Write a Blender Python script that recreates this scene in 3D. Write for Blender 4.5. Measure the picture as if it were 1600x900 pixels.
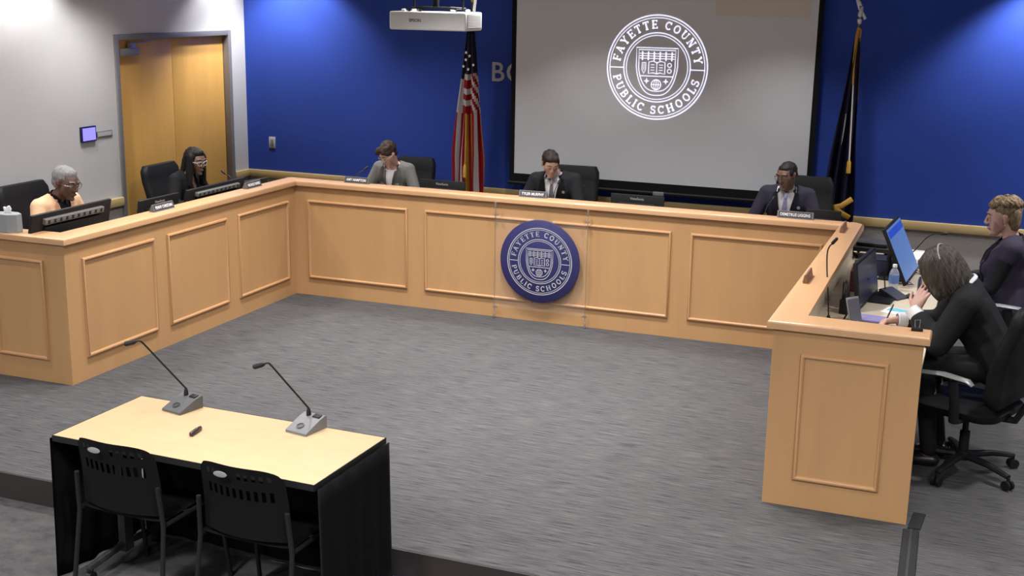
import bpy, bmesh, math, random
from mathutils import Vector, Matrix, Euler
from mathutils.bvhtree import BVHTree
from mathutils import noise as mnoise
random.seed(7)
scn = bpy.context.scene
for o in list(bpy.data.objects):
    bpy.data.objects.remove(o)
COL = scn.collection
PI = math.pi
R = math.radians

# ------------------------------------------------------------------ camera
def make_camera():
    f, yaw, pitch, roll = 1937.369, 0.369, 0.236, 0.018
    pos = Vector((5.561, -5.116, 2.617))
    cy, sy, cp, sp = math.cos(yaw), math.sin(yaw), math.cos(pitch), math.sin(pitch)
    fwd = Vector((-sy * cp, cy * cp, -sp)); right = Vector((cy, sy, 0)); up = right.cross(fwd)
    cr, sr = math.cos(roll), math.sin(roll)
    r2 = cr * right + sr * up; u2 = -sr * right + cr * up
    cd = bpy.data.cameras.new('camera'); cam = bpy.data.objects.new('camera', cd)
    COL.objects.link(cam)
    cd.sensor_fit = 'HORIZONTAL'; cd.sensor_width = 36.0; cd.lens = f * 36.0 / 1600.0
    cd.clip_start = 0.05; cd.clip_end = 100
    m = Matrix((r2, u2, -fwd)).transposed().to_4x4(); m.translation = pos
    cam.matrix_world = m
    scn.camera = cam
make_camera()

# ------------------------------------------------------------------ world, exposure
w = bpy.data.worlds.new('world'); scn.world = w; w.use_nodes = True
w.node_tree.nodes['Background'].inputs[0].default_value = (0.8, 0.86, 1.0, 1)
w.node_tree.nodes['Background'].inputs[1].default_value = 0.15
vs = scn.view_settings
vs.view_transform = 'Standard'; vs.look = 'None'; vs.gamma = 1.0; vs.use_curve_mapping = False
vs.exposure = 0.35

# light levels (watts) used by the ceiling fixtures further down
P_WELL, P_ROOM, P_TABLE, P_WASH, P_FRONT = 28.0, 24.0, 8.0, 85.0, 75.0
LIGHT_COL = (1.0, 0.975, 0.95)
ROOM = dict(x0=-1.64, x1=8.4, y0=-8.0, y1=5.85, h=3.05)
DROP = 0.15          # the audience floor lies this far below the platform
YSTEP = -0.179

# ------------------------------------------------------------------ materials
MATS = {}
def mat(name, col, rough=0.5, metal=0.0, spec=0.5, noise=None, bump=None, emit=None, alpha=None, trans=None, coat=None):
    """noise=(scale xyz, amount, second colour or None, detail); bump=(scale xyz, strength)"""
    if name in MATS: return MATS[name]
    m = bpy.data.materials.new(name); m.use_nodes = True
    nt = m.node_tree; b = nt.nodes['Principled BSDF']
    b.inputs['Base Color'].default_value = (*col, 1); b.inputs['Roughness'].default_value = rough
    b.inputs['Metallic'].default_value = metal
    b.inputs['Specular IOR Level'].default_value = spec
    m.diffuse_color = (*col, 1)
    if coat: b.inputs['Coat Weight'].default_value = coat
    if noise or bump:
        tc = nt.nodes.new('ShaderNodeTexCoord')
    if noise:
        sc, amt, col2, det = noise
        mp = nt.nodes.new('ShaderNodeMapping'); mp.inputs['Scale'].default_value = sc
        nt.links.new(tc.outputs['Object'], mp.inputs[0])
        n = nt.nodes.new('ShaderNodeTexNoise'); n.inputs['Scale'].default_value = 1.0; n.inputs['Detail'].default_value = det
        n.inputs['Roughness'].default_value = 0.65
        nt.links.new(mp.outputs[0], n.inputs['Vector'])
        r = nt.nodes.new('ShaderNodeValToRGB')
        c2 = col2 if col2 else tuple(max(0, c * (1 - amt)) for c in col)
        r.color_ramp.elements[0].position = 0.5 - 0.22; r.color_ramp.elements[1].position = 0.5 + 0.22
        r.color_ramp.elements[0].color = (*c2, 1)
        r.color_ramp.elements[1].color = (*(tuple(min(1, c * (1 + amt * .5)) for c in col) if not col2 else col), 1)
        nt.links.new(n.outputs[0], r.inputs[0]); nt.links.new(r.outputs[0], b.inputs['Base Color'])
    if bump:
        sc, st = bump
        mp = nt.nodes.new('ShaderNodeMapping'); mp.inputs['Scale'].default_value = sc
        nt.links.new(tc.outputs['Object'], mp.inputs[0])
        n = nt.nodes.new('ShaderNodeTexNoise'); n.inputs['Scale'].default_value = 1.0; n.inputs['Detail'].default_value = 4
        nt.links.new(mp.outputs[0], n.inputs['Vector'])
        bp = nt.nodes.new('ShaderNodeBump'); bp.inputs['Strength'].default_value = st; bp.inputs['Distance'].default_value = 0.01
        nt.links.new(n.outputs[0], bp.inputs['Height']); nt.links.new(bp.outputs[0], b.inputs['Normal'])
    if emit:
        b.inputs['Emission Color'].default_value = (*emit[0], 1); b.inputs['Emission Strength'].default_value = emit[1]
    if trans is not None:
        b.inputs['Transmission Weight'].default_value = trans
        b.inputs['IOR'].default_value = 1.2
    if alpha is not None:
        b.inputs['Alpha'].default_value = alpha
    MATS[name] = m
    return m

def carpet_mat(name, c1, c2, c3, sx, sy):
    m = bpy.data.materials.new(name); m.use_nodes = True; nt = m.node_tree; b = nt.nodes['Principled BSDF']
    b.inputs['Roughness'].default_value = 0.95; b.inputs['Specular IOR Level'].default_value = 0.1
    tc = nt.nodes.new('ShaderNodeTexCoord')
    def nz(scale, det):
        mp = nt.nodes.new('ShaderNodeMapping'); mp.inputs['Scale'].default_value = scale
        nt.links.new(tc.outputs['Object'], mp.inputs[0])
        n = nt.nodes.new('ShaderNodeTexNoise'); n.inputs['Scale'].default_value = 1; n.inputs['Detail'].default_value = det
        n.inputs['Roughness'].default_value = 0.7
        nt.links.new(mp.outputs[0], n.inputs['Vector']); return n
    n1 = nz((sx, sy, 4), 5.0)
    r = nt.nodes.new('ShaderNodeValToRGB'); e = r.color_ramp.elements
    e[0].position = 0.30; e[0].color = (*c1, 1); e[1].position = 0.70; e[1].color = (*c3, 1)
    k = e.new(0.47); k.color = (*c2, 1)
    nt.links.new(n1.outputs[0], r.inputs[0])
    n2 = nz((0.9, 1.3, 1), 4.0)
    mx = nt.nodes.new('ShaderNodeMix'); mx.data_type = 'RGBA'; mx.blend_type = 'MULTIPLY'; mx.inputs[0].default_value = 0.35
    r2 = nt.nodes.new('ShaderNodeValToRGB'); r2.color_ramp.elements[0].position = .3; r2.color_ramp.elements[0].color = (.7, .7, .72, 1)
    r2.color_ramp.elements[1].position = .7
    nt.links.new(n2.outputs[0], r2.inputs[0])
    nt.links.new(r.outputs[0], mx.inputs[6]); nt.links.new(r2.outputs[0], mx.inputs[7])
    nt.links.new(mx.outputs[2], b.inputs['Base Color'])
    bp = nt.nodes.new('ShaderNodeBump'); bp.inputs['Strength'].default_value = .35; bp.inputs['Distance'].default_value = .01
    n3 = nz((sx * 3, sy * 1.6, 30), 3.0)
    nt.links.new(n3.outputs[0], bp.inputs['Height']); nt.links.new(bp.outputs[0], b.inputs['Normal'])
    MATS[name] = m; return m

M_CARPET = carpet_mat('carpet', (.016, .017, .020), (.076, .075, .079), (.130, .126, .124), 5.5, 120)
M_CARPET2 = carpet_mat('carpet_low', (.045, .045, .049), (.066, .065, .067), (.088, .086, .084), 9, 12)
M_WALL = mat('wall_paint', (.52, .52, .53), .75, noise=((3, 3, 3), .03, None, 3), bump=((90, 90, 90), .04))
M_BLUE = mat('blue_paint', (.028, .062, .33), .7, spec=.12, bump=((90, 90, 90), .04), noise=((2, 2, 2), .06, None, 3))
M_WAIN = mat('wainscot', (.38, .35, .335), .9, noise=((160, 160, 160), .2, None, 2))
M_CEIL = mat('ceiling_paint', (.75, .75, .74), .9)
M_WOOD = mat('maple', (.465, .268, .122), .42, noise=((5, 5, .7), .09, None, 5), bump=((60, 60, 4), .03))
M_WOODX = mat('maple_long', (.56, .33, .175), .28, noise=((.6, 6, 6), .08, None, 5))
M_WOODY = mat('maple_deep', (.55, .325, .17), .3, noise=((6, .6, 6), .08, None, 5))
M_MOULD = mat('maple_moulding', (.47, .26, .125), .3)
M_RAIL = mat('rail_wood', (.50, .37, .17), .45, noise=((.7, .7, 8), .1, None, 4))
M_DOOR = mat('door_wood', (.64, .36, .092), .45, noise=((6, 6, .5), .10, None, 5))
M_FRAME = mat('frame_metal', (.22, .215, .22), .45, .3)
M_DKMETAL = mat('dark_metal', (.09, .09, .095), .4, .6)
M_STEEL = mat('steel', (.55, .55, .56), .3, .9)
M_BLACKPL = mat('black_plastic', (.011, .011, .012), .5, spec=.25)
M_BLACKSOFT = mat('black_fabric', (.008, .008, .010), .85, spec=.15, bump=((120, 120, 120), .1))
M_LEATHER = mat('black_leather', (.009, .009, .010), .55, spec=.22, bump=((60, 60, 60), .08))
M_GREYPL = mat('grey_plastic', (.20, .20, .205), .45)
M_WHITEPL = mat('white_plastic', (.78, .78, .78), .4)
M_WHITE = mat('white_cloth', (.75, .75, .77), .8)
M_PAPER = mat('paper', (.82, .82, .80), .8)
M_DESK = mat('desk_laminate', (.58, .50, .38), .4, noise=((20, 20, 20), .04, None, 3))
M_TABLE = mat('table_laminate', (.50, .36, .208), .55, spec=.2, noise=((3, 9, 9), .06, None, 4))
M_RISER = mat('riser_dark', (.022, .018, .018), .6)
M_RUBBER = mat('rubber_grey', (.020, .021, .024), .7, spec=.2)
M_SCREEN = mat('screen_fabric', (.575, .595, .64), .9, spec=.1)
M_NAVY = mat('navy_disc', (.022, .022, .105), .45)
M_SILVER = mat('silver_print', (.42, .42, .46), .5)
M_PROJW = mat('projected_white', (.8, .8, .85), .9, emit=((.80, .80, 1.0), .75))
M_PROJB = mat('projected_brown', (.575, .535, .49), .9, spec=.1)
M_GOLD = mat('gold_cloth', (.45, .24, .03), .5)
M_GOLDM = mat('gold_metal', (.65, .42, .12), .3, .9)
M_RED = mat('flag_red', (.34, .014, .022), .8, spec=.2)
M_FWHITE = mat('flag_white', (.62, .59, .58), .8, spec=.2)
M_FNAVY = mat('flag_navy', (.010, .012, .045), .7)
M_ACRYL = mat('acrylic', (.9, .93, .95), .05, alpha=.02, spec=.1)

# ------------------------------------------------------------------ mesh helpers
def ident(): return Matrix.Identity(4)
def box(bm, c, s, bevel=0, rot=None, seg=2):
    """centre, full size"""
    g = bmesh.ops.create_cube(bm, size=1.0)
    vs_ = g['verts']
    bmesh.ops.scale(bm, vec=Vector(s), verts=vs_)
    if bevel:
        ed = list({e for v in vs_ for e in v.link_edges})
        r_ = bmesh.ops.bevel(bm, geom=ed, offset=bevel, segments=seg, affect='EDGES', profile=.5)
        vs_ = list({v for f in r_['faces'] for v in f.verts} | {v for v in vs_ if v.is_valid})
        # all verts of this island
        seen = set(vs_); stack = list(vs_)
        while stack:
            v = stack.pop()
            for e in v.link_edges:
                o = e.other_vert(v)
                if o not in seen: seen.add(o); stack.append(o)
        vs_ = list(seen)
    if rot is not None: bmesh.ops.rotate(bm, cent=(0, 0, 0), matrix=rot.to_3x3() if hasattr(rot, 'to_3x3') else rot, verts=vs_)
    bmesh.ops.translate(bm, vec=Vector(c), verts=vs_)
    return vs_
def bx(bm, x0, x1, y0, y1, z0, z1, bevel=0, seg=2):
    return box(bm, ((x0 + x1) / 2, (y0 + y1) / 2, (z0 + z1) / 2), (x1 - x0, y1 - y0, z1 - z0), bevel, None, seg)
def loft(bm, rings, cap=True, closed=True):
    rv = [[bm.verts.new(p) for p in r] for r in rings]
    n = len(rv[0])
    for a, b in zip(rv, rv[1:]):
        for i in range(n if closed else n - 1):
            j = (i + 1) % n
            bm.faces.new((a[i], a[j], b[j], b[i]))
    if cap and closed:
        bm.faces.new(list(reversed(rv[0]))); bm.faces.new(rv[-1])
    return rv
def frames(pts):
    pts = [Vector(p) for p in pts]; out = []
    t0 = (pts[1] - pts[0]).normalized()
    up = Vector((0, 0, 1)) if abs(t0.z) < .9 else Vector((1, 0, 0))
    n = (up - t0 * up.dot(t0)).normalized()
    for i, p in enumerate(pts):
        if i == 0: t = t0
        elif i == len(pts) - 1: t = (pts[i] - pts[i - 1]).normalized()
        else: t = ((pts[i + 1] - pts[i]).normalized() + (pts[i] - pts[i - 1]).normalized()).normalized()
        n = (n - t * n.dot(t))
        n = n.normalized() if n.length > 1e-6 else t.orthogonal().normalized()
        out.append((p, t, n, t.cross(n)))
    return out
def tube(bm, pts, r, n=8, rb=None, cap=True):
    """r: number or list; rb: second radius (flattened tube)"""
    fr = frames(pts); rings = []
    for i, (p, t, a, b) in enumerate(fr):
        ra = r[i] if isinstance(r, (list, tuple)) else r
        rbb = ra if rb is None else (rb[i] if isinstance(rb, (list, tuple)) else rb)
        rings.append([p + a * (ra * math.cos(2 * PI * k / n)) + b * (rbb * math.sin(2 * PI * k / n)) for k in range(n)])
    loft(bm, rings, cap)
def cyl(bm, p0, p1, r, n=16, r1=None):
    tube(bm, [p0, p1], [r, r if r1 is None else r1], n)
def lathe(bm, prof, n=20, c=(0, 0, 0), m=None):
    rings = []
    for r_, z in prof:
        ring = [Vector((c[0] + r_ * math.cos(2 * PI * k / n), c[1] + r_ * math.sin(2 * PI * k / n), c[2] + z)) for k in range(n)]
        if m: ring = [m @ p for p in ring]
        rings.append(ring)
    loft(bm, rings)
def rrect(w, d, r, n=4):
    pts = []
    for cx, cy, a0 in ((w / 2 - r, d / 2 - r, 0), (-w / 2 + r, d / 2 - r, 90), (-w / 2 + r, -d / 2 + r, 180), (w / 2 - r, -d / 2 + r, 270)):
        for k in range(n + 1):
            a = R(a0 + 90 * k / n); pts.append((cx + r * math.cos(a), cy + r * math.sin(a)))
    return pts
_ico = {}
def ico(level=2):
    if level not in _ico:
        b = bmesh.new(); bmesh.ops.create_icosphere(b, subdivisions=level, radius=1)
        _ico[level] = [v.co.copy() for v in b.verts]; b.free()
    return _ico[level]
def ell_pts(c, r, rot=None, level=2):
    if not hasattr(r, '__len__'): r = (r, r, r)
    c = Vector(c); out = []
    for v in ico(level):
        p = Vector((v.x * r[0], v.y * r[1], v.z * r[2]))
        if rot is not None: p = rot @ p
        out.append(c + p)
    return out
def hull(bm, items, T=None, level=2):
    """closed convex hull of ellipsoids; items: (centre, radius or radii[, rot])"""
    b = bmesh.new()
    for it in items:
        for p in ell_pts(it[0], it[1], it[2] if len(it) > 2 else None, level):
            b.verts.new(T @ p if T is not None else p)
    r_ = bmesh.ops.convex_hull(b, input=list(b.verts))
    bad = [v for v in b.verts if not v.link_faces]
    bmesh.ops.delete(b, geom=bad, context='VERTS')
    mp = {v: bm.verts.new(v.co) for v in b.verts}
    for f in b.faces:
        try: bm.faces.new([mp[v] for v in f.verts])
        except ValueError: pass
    b.free()
def obj(name, bm, m, parent=None, smooth=True, angle=38, loc=None, rot=None):
    me = bpy.data.meshes.new(name)
    bmesh.ops.recalc_face_normals(bm, faces=bm.faces)
    bm.to_mesh(me); bm.free()
    return mobj(name, me, m, parent, smooth, angle, loc, rot)
def mobj(name, me, m, parent=None, smooth=True, angle=38, loc=None, rot=None):
    for mm in (m if isinstance(m, (list, tuple)) else [m]):
        me.materials.append(mm)
    if smooth:
        me.polygons.foreach_set('use_smooth', [True] * len(me.polygons))
        if angle < 180: me.set_sharp_from_angle(angle=R(angle))
    o = bpy.data.objects.new(name, me); COL.objects.link(o)
    if parent: o.parent = parent
    if loc: o.location = loc
    if rot: o.rotation_euler = rot
    return o
def tag(o, label, cat, group=None):
    o['label'] = label; o['category'] = cat
    if group: o['group'] = group
    return o
def thing(name, label, cat, loc=(0, 0, 0), rotz=0, group=None):
    o = bpy.data.objects.new(name, None); COL.objects.link(o)
    o.empty_display_size = .1
    o.location = loc; o.rotation_euler = (0, 0, rotz)
    return tag(o, label, cat, group)
def struct(name, bm, m, parent=None, smooth=False):
    o = obj(name, bm, m, parent, smooth)
    if not parent: o['kind'] = 'structure'
    return o
def new(): return bmesh.new()
def solo(fn, *a, **k):
    b = bmesh.new(); fn(b, *a, **k); return b
def text_mesh(s, size, extrude=0.001, align='CENTER', bold=0.0):
    cu = bpy.data.curves.new('lettering', 'FONT'); cu.body = s; cu.size = size; cu.extrude = extrude; cu.offset = bold
    cu.align_x = align; cu.align_y = 'CENTER'; cu.resolution_u = 3
    o = bpy.data.objects.new('lettering', cu); COL.objects.link(o)
    bpy.context.view_layer.update()
    me = bpy.data.meshes.new_from_object(o.evaluated_get(bpy.context.evaluated_depsgraph_get()))
    bpy.data.objects.remove(o); bpy.data.curves.remove(cu)
    return me
def remesh(bm, voxel, smooth_it=3, fac=.5):
    me = bpy.data.meshes.new('tmp'); bmesh.ops.recalc_face_normals(bm, faces=bm.faces); bm.to_mesh(me); bm.free()
    o = bpy.data.objects.new('tmp', me); COL.objects.link(o)
    r_ = o.modifiers.new('r', 'REMESH'); r_.mode = 'VOXEL'; r_.voxel_size = voxel; r_.adaptivity = 0
    if smooth_it:
        s_ = o.modifiers.new('s', 'SMOOTH'); s_.factor = fac; s_.iterations = smooth_it
    bpy.context.view_layer.update()
    out = bpy.data.meshes.new_from_object(o.evaluated_get(bpy.context.evaluated_depsgraph_get()))
    bpy.data.objects.remove(o); bpy.data.meshes.remove(me)
    out.materials.clear()
    return out

# ================================================================== SETTING
X0, X1, Y0, Y1, HC = ROOM['x0'], ROOM['x1'], ROOM['y0'], ROOM['y1'], ROOM['h']
RAIL0, RAIL1 = .685, .762
struct('floor', solo(bx, X0, X1, YSTEP, Y1, -.14, 0), M_CARPET)
struct('floor', solo(bx, X0, X1, Y0, YSTEP, -.25, -DROP), M_CARPET2)
struct('trim_1', solo(bx, X0, X1, YSTEP - .012, YSTEP + .004, -DROP, -.002), M_RISER)
struct('ceiling', solo(bx, X0 - .2, X1 + .2, Y0 - .2, Y1 + .2, HC, HC + .12), M_CEIL)
DY0, DY1, DZ = 3.87, 5.535, 2.13            # door opening
b = new()
bx(b, X0 - .14, X0, Y0, DY0 - .05, RAIL1 - .02, HC); bx(b, X0 - .14, X0, DY1 + .05, Y1 + .14, RAIL1 - .02, HC); bx(b, X0 - .14, X0, DY0 - .05, DY1 + .05, DZ + .05, HC)
wl = struct('wall_left', b, M_WALL)
b = new(); bx(b, X0 - .14, X0 - .004, Y0, DY0 - .05, -DROP, RAIL1 - .02); bx(b, X0 - .14, X0 - .004, DY1 + .05, Y1 + .14, -DROP, RAIL1 - .02)
struct('wainscot', b, M_WAIN, wl)
wb = struct('wall_back', solo(bx, X0, X1, Y1, Y1 + .14, RAIL1 - .02, HC), M_BLUE)
struct('wainscot', solo(bx, X0, X1, Y1 + .004, Y1 + .14, -.14, RAIL1 - .02), M_WAIN, wb)
struct('wall_right', solo(bx, X1, X1 + .14, Y0, Y1 + .14, -DROP, HC), M_WALL)
struct('wall_front', solo(bx, X0 - .14, X1 + .14, Y0 - .14, Y0, -DROP, HC), M_WALL)
def rail(name, x0, x1, y0, y1):
    b = new(); bx(b, x0, x1, y0, y1, RAIL0, RAIL1, .008); return struct(name, b, M_RAIL, smooth=True)
rail('trim_2', X0, X1, Y1 - .028, Y1 + .002)
rail('trim_3', X0 - .002, X0 + .028, Y0, DY0 - .05)
rail('trim_4', X0 - .002, X0 + .028, DY1 + .05, Y1 - .028)
struct('baseboard_back', solo(bx, X0, X1, Y1 - .012, Y1 + .004, 0, .1), M_RISER)
b = new(); bx(b, X0 - .004, X0 + .012, YSTEP, DY0 - .05, 0, .1); struct('baseboard_left', b, M_RISER)

# door: two leaves in a grey metal frame
dr = bpy.data.objects.new('door_1', None); COL.objects.link(dr); dr['kind'] = 'structure'
dr.location = (X0, (DY0 + DY1) / 2, 0)
dh = (DY1 - DY0) / 2
b = new()
for s in (-1, 1): bx(b, -.12, .018, s * dh if s > 0 else -dh - .05, dh + .05 if s > 0 else -dh, 0, DZ + .05, .004)
bx(b, -.12, .018, -dh, dh, DZ, DZ + .05, .004)
obj('door_frame', b, M_FRAME, dr)
for s in (-1, 1):
    y0, y1 = (-dh + .004, -.002) if s < 0 else (.002, dh - .004)
    lf = obj('door_leaf', solo(bx, -.095, -.05, y0, y1, .01, DZ - .004, .003), M_DOOR, dr)
b = new(); bx(b, -.05, .005, -dh + .03, -dh + .30, DZ - .14, DZ - .075, .008); dc = obj('door_closer', b, M_FRAME, dr)
b = new(); tube(b, [(-.01, -dh + .2, DZ - .07), (.0, -dh + .24, DZ - .03), (.005, -dh + .5, DZ - .018)], .008, 6)
bx(b, -.03, .01, -dh + .17, -dh + .23, DZ - .075, DZ - .03); obj('closer_arm', b, M_STEEL, dc)

# ================================================================== CEILING LIGHTS
def downlight(x, y, power, label, group, radius=.09, spread=140, z=None):
    t = thing('recessed_light', label, 'ceiling light', (x, y, HC), 0, group)
    b = new(); n = 24
    rings = []
    for r_, z_ in ((radius + .03, -.001), (radius + .03, -.008), (radius, -.010), (radius, -.001)):
        rings.append([Vector((r_ * math.cos(2 * PI * k / n), r_ * math.sin(2 * PI * k / n), z_)) for k in range(n)])
    loft(b, rings, cap=False); obj('trim_ring', b, M_WHITEPL, t)
    ld = bpy.data.lights.new('lamp', 'AREA'); ld.shape = 'DISK'; ld.size = radius * 2; ld.energy = power; ld.color = LIGHT_COL
    ld.spread = R(spread)
    lo = bpy.data.objects.new('lamp', ld); COL.objects.link(lo); lo.parent = t; lo.location = (0, 0, -.006)
    return t
for x in (.9, 2.3, 3.7):
    for y in (1.5, 2.9):
        downlight(x, y, P_WELL, 'round recessed downlight in the ceiling above the open well', 'downlights above the well', .16, 118)
for x, y, p in ((1.6, -.55, P_TABLE), (3.0, -.55, P_TABLE), (5.4, -.7, P_ROOM * .6)):
    downlight(x, y, p, 'round recessed downlight above the low table', 'downlights above the low table', .16, 120)
for x, y in ((6.4, 1.6), (6.4, 3.9)):
    downlight(x, y, P_ROOM * .9, 'round recessed downlight above the staff side', 'downlights above the staff side', .16, 110)
for x, y in ((.5, 4.75), (2.2, 4.75), (3.9, 4.75), (-.95, 1.6), (-.95, 3.4)):
    downlight(x, y, P_ROOM * .42, 'small recessed downlight above the members seats', 'downlights above the seats', .12, 95)
for x, y in ((.2, -2.6), (2.4, -2.9), (4.6, -2.6), (6.8, -2.4), (1.0, -6.0), (5.0, -6.2)):
    downlight(x, y, P_FRONT, 'round recessed downlight above the audience floor', 'downlights above the audience floor', .16, 150)
def washer(x, y, dx, dy, power, label):
    t = thing('wall_washer', label, 'ceiling light', (x, y, HC), 0, 'wall washers')
    b = new(); lathe(b, [(.085, -.001), (.085, -.008), (.06, -.012), (.055, -.002)], 24); obj('trim_ring', b, M_WHITEPL, t)
    ld = bpy.data.lights.new('lamp', 'SPOT'); ld.energy = power; ld.color = (1, .98, .96); ld.spot_size = R(104); ld.spot_blend = .55
    ld.shadow_soft_size = .06
    lo = bpy.data.objects.new('lamp', ld); COL.objects.link(lo); lo.parent = t; lo.location = (0, 0, -.03)
    lo.rotation_euler = Vector((dx, dy, -1)).to_track_quat('-Z', 'Y').to_euler()
for y in (.4, 2.75, 5.42):
    washer(X0 + .36, y, -.05, 0, P_WASH * (1.0 if y < 5 else .7), 'recessed wall washer close to the grey wall')
for x in (-.95, 5.85, 7.4):
    washer(x, Y1 - .38, 0, .05, P_WASH * (1.35 if x < 0 else 1.8), 'recessed wall washer close to the blue wall')

# ================================================================== LETTERING FOR THE SEAL
def stroke(bm, p, q, wd, y=0.0, T=None):
    p = Vector((p[0], p[1])); q = Vector((q[0], q[1])); d = (q - p)
    if d.length < 1e-6: return
    d.normalize(); n = Vector((-d.y, d.x)) * (wd / 2)
    pts = [p + n, p - n, q - n, q + n]
    if T: pts = [T(a) for a in pts]
    bm.faces.new([bm.verts.new((a[0], y, a[1])) for a in pts])
def pstroke(bm, pts, wd, y=0, T=None, closed=False):
    pts = [Vector(p) for p in pts]
    n = len(pts)
    L = []
    for i in range(n):
        if closed: a, c = pts[i - 1], pts[(i + 1) % n]
        else: a, c = pts[max(0, i - 1)], pts[min(n - 1, i + 1)]
        d = (c - a)
        d = d.normalized() if d.length > 1e-9 else Vector((1, 0))
        nn = Vector((-d.y, d.x)) * (wd / 2)
        L.append((pts[i] + nn, pts[i] - nn))
    vv = []
    for a, c in L:
        if T: a, c = T(a), T(c)
        vv.append((bm.verts.new((a[0], y, a[1])), bm.verts.new((c[0], y, c[1]))))
    for i in range(n if closed else n - 1):
        j = (i + 1) % n
        bm.faces.new((vv[i][0], vv[i][1], vv[j][1], vv[j][0]))
def arc(cx, cy, rx, ry, a0, a1, n=14):
    return [(cx + rx * math.cos(R(a0 + (a1 - a0) * k / n)), cy + ry * math.sin(R(a0 + (a1 - a0) * k / n))) for k in range(n + 1)]
VW, HW = .20, .11
GL = {  # slab-serif capitals on a unit height; (width, [(points, stroke width)])
 'F': (.72, [([(.2, 0), (.2, 1)], VW), ([(.05, .95), (.72, .95)], HW), ([(.2, .5), (.58, .5)], HW), ([(.05, .05), (.4, .05)], HW), ([(.68, 1), (.68, .78)], HW), ([(.56, .62), (.56, .38)], .09)]),
 'A': (.9, [([(.16, 0), (.45, 1)], HW), ([(.45, 1), (.74, 0)], VW), ([(.25, .33), (.66, .33)], HW), ([(0, .05), (.3, .05)], HW), ([(.58, .05), (.92, .05)], HW)]),
 'Y': (.86, [([(.12, 1), (.43, .5)], VW), ([(.74, 1), (.43, .5)], HW), ([(.43, .55), (.43, 0)], VW), ([(0, .95), (.28, .95)], HW), ([(.6, .95), (.88, .95)], HW), ([(.26, .05), (.6, .05)], HW)]),
 'E': (.76, [([(.2, 0), (.2, 1)], VW), ([(.05, .95), (.72, .95)], HW), ([(.2, .5), (.58, .5)], HW), ([(.05, .05), (.74, .05)], HW), ([(.68, 1), (.68, .78)], HW), ([(.70, 0), (.70, .24)], HW), ([(.56, .62), (.56, .38)], .09)]),
 'T': (.8, [([(.4, 0), (.4, 1)], VW), ([(.04, .95), (.76, .95)], HW), ([(.08, 1), (.08, .74)], HW), ([(.72, 1), (.72, .74)], HW), ([(.22, .05), (.58, .05)], HW)]),
 'C': (.82, [(arc(.45, .5, .34, .43, 40, 320, 18), .17), ([(.73, .98), (.73, .68)], HW)]),
 'O': (.9, [(arc(.45, .5, .34, .43, 0, 360, 22), .17)]),
 'U': (.86, [([(.18, 1), (.18, .35)], VW), (arc(.44, .35, .26, .28, 180, 360, 10), HW + .03), ([(.70, 1), (.70, .35)], HW), ([(0, .95), (.36, .95)], HW), ([(.55, .95), (.86, .95)], HW)]),
 'N': (.9, [([(.18, 0), (.18, 1)], HW), ([(.16, 1), (.72, 0)], VW), ([(.72, 0), (.72, 1)], HW), ([(0, .95), (.25, .95)], HW), ([(.56, .95), (.9, .95)], HW), ([(.02, .05), (.36, .05)], HW)]),
 'P': (.76, [([(.2, 0), (.2, 1)], VW), ([(.05, .95), (.45, .95)], HW), (arc(.42, .71, .26, .24, 90, -90, 10), .15), ([(.45, .46), (.2, .46)], HW), ([(.05, .05), (.4, .05)], HW)]),
 'B': (.8, [([(.2, 0), (.2, 1)], VW), ([(.05, .95), (.45, .95)], HW), (arc(.42, .74, .22, .21, 90, -90, 10), .15), ([(.45, .52), (.2, .52)], HW), (arc(.44, .28, .27, .23, 90, -90, 10), .15), ([(.05, .05), (.46, .05)], HW)]),
 'L': (.72, [([(.2, 0), (.2, 1)], VW), ([(.05, .95), (.38, .95)], HW), ([(.05, .05), (.7, .05)], HW), ([(.66, 0), (.66, .3)], HW)]),
 'I': (.44, [([(.22, 0), (.22, 1)], VW), ([(.04, .95), (.4, .95)], HW), ([(.04, .05), (.4, .05)], HW)]),
 'S': (.7, [(arc(.35, .73, .24, .22, 30, 250, 12) + arc(.35, .28, .26, .23, 80, -160, 12), .16), ([(.6, .98), (.6, .72)], .09), ([(.08, .02), (.08, .3)], .09)]),
 'H': (.96, [([(.2, 0), (.2, 1)], VW), ([(.76, 0), (.76, 1)], VW), ([(.2, .5), (.76, .5)], HW), ([(.04, .95), (.38, .95)], HW), ([(.04, .05), (.38, .05)], HW), ([(.6, .95), (.92, .95)], HW), ([(.6, .05), (.92, .05)], HW)]),
 ' ': (.5, []),
}
def seal_letters(Rr, y, m, parent, loc=None):
    h = .155 * Rr
    def run(txt, a0, a1, top):
        tot = sum(GL[c][0] for c in txt); gap = .0
        pos = 0.0
        for c in txt:
            wd = GL[c][0]; mid = (pos + wd / 2) / tot; pos += wd
            a = R(a0 + (a1 - a0) * mid)
            base = (.735 if top else .885) * Rr
            def T(p, a=a, wd=wd):
                u = (p[0] - wd / 2) * h * 1.0; v = p[1] * h
                rad = base + v if top else base - v
                er = Vector((math.cos(a), math.sin(a))); et = Vector((math.sin(a), -math.cos(a)))
                if not top: et = -et
                q = er * rad + et * u
                return (q.x, q.y)
            if c == ' ': continue
            bm = new()
            for pts, sw in GL[c][1]:
                pstroke(bm, pts, sw, y, T)
            obj('letter', bm, m, parent, False, loc=loc)
    run('FAYETTE COUNTY', 174, 5, True)
    run('PUBLIC SCHOOLS', 190, 346, False)
def ring(bm, r, wd, y, cx=0, cz=0, n=72):
    pstroke(bm, [(cx + r * math.cos(2 * PI * k / n), cz + r * math.sin(2 * PI * k / n)) for k in range(n)], wd, y, None, True)
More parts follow.
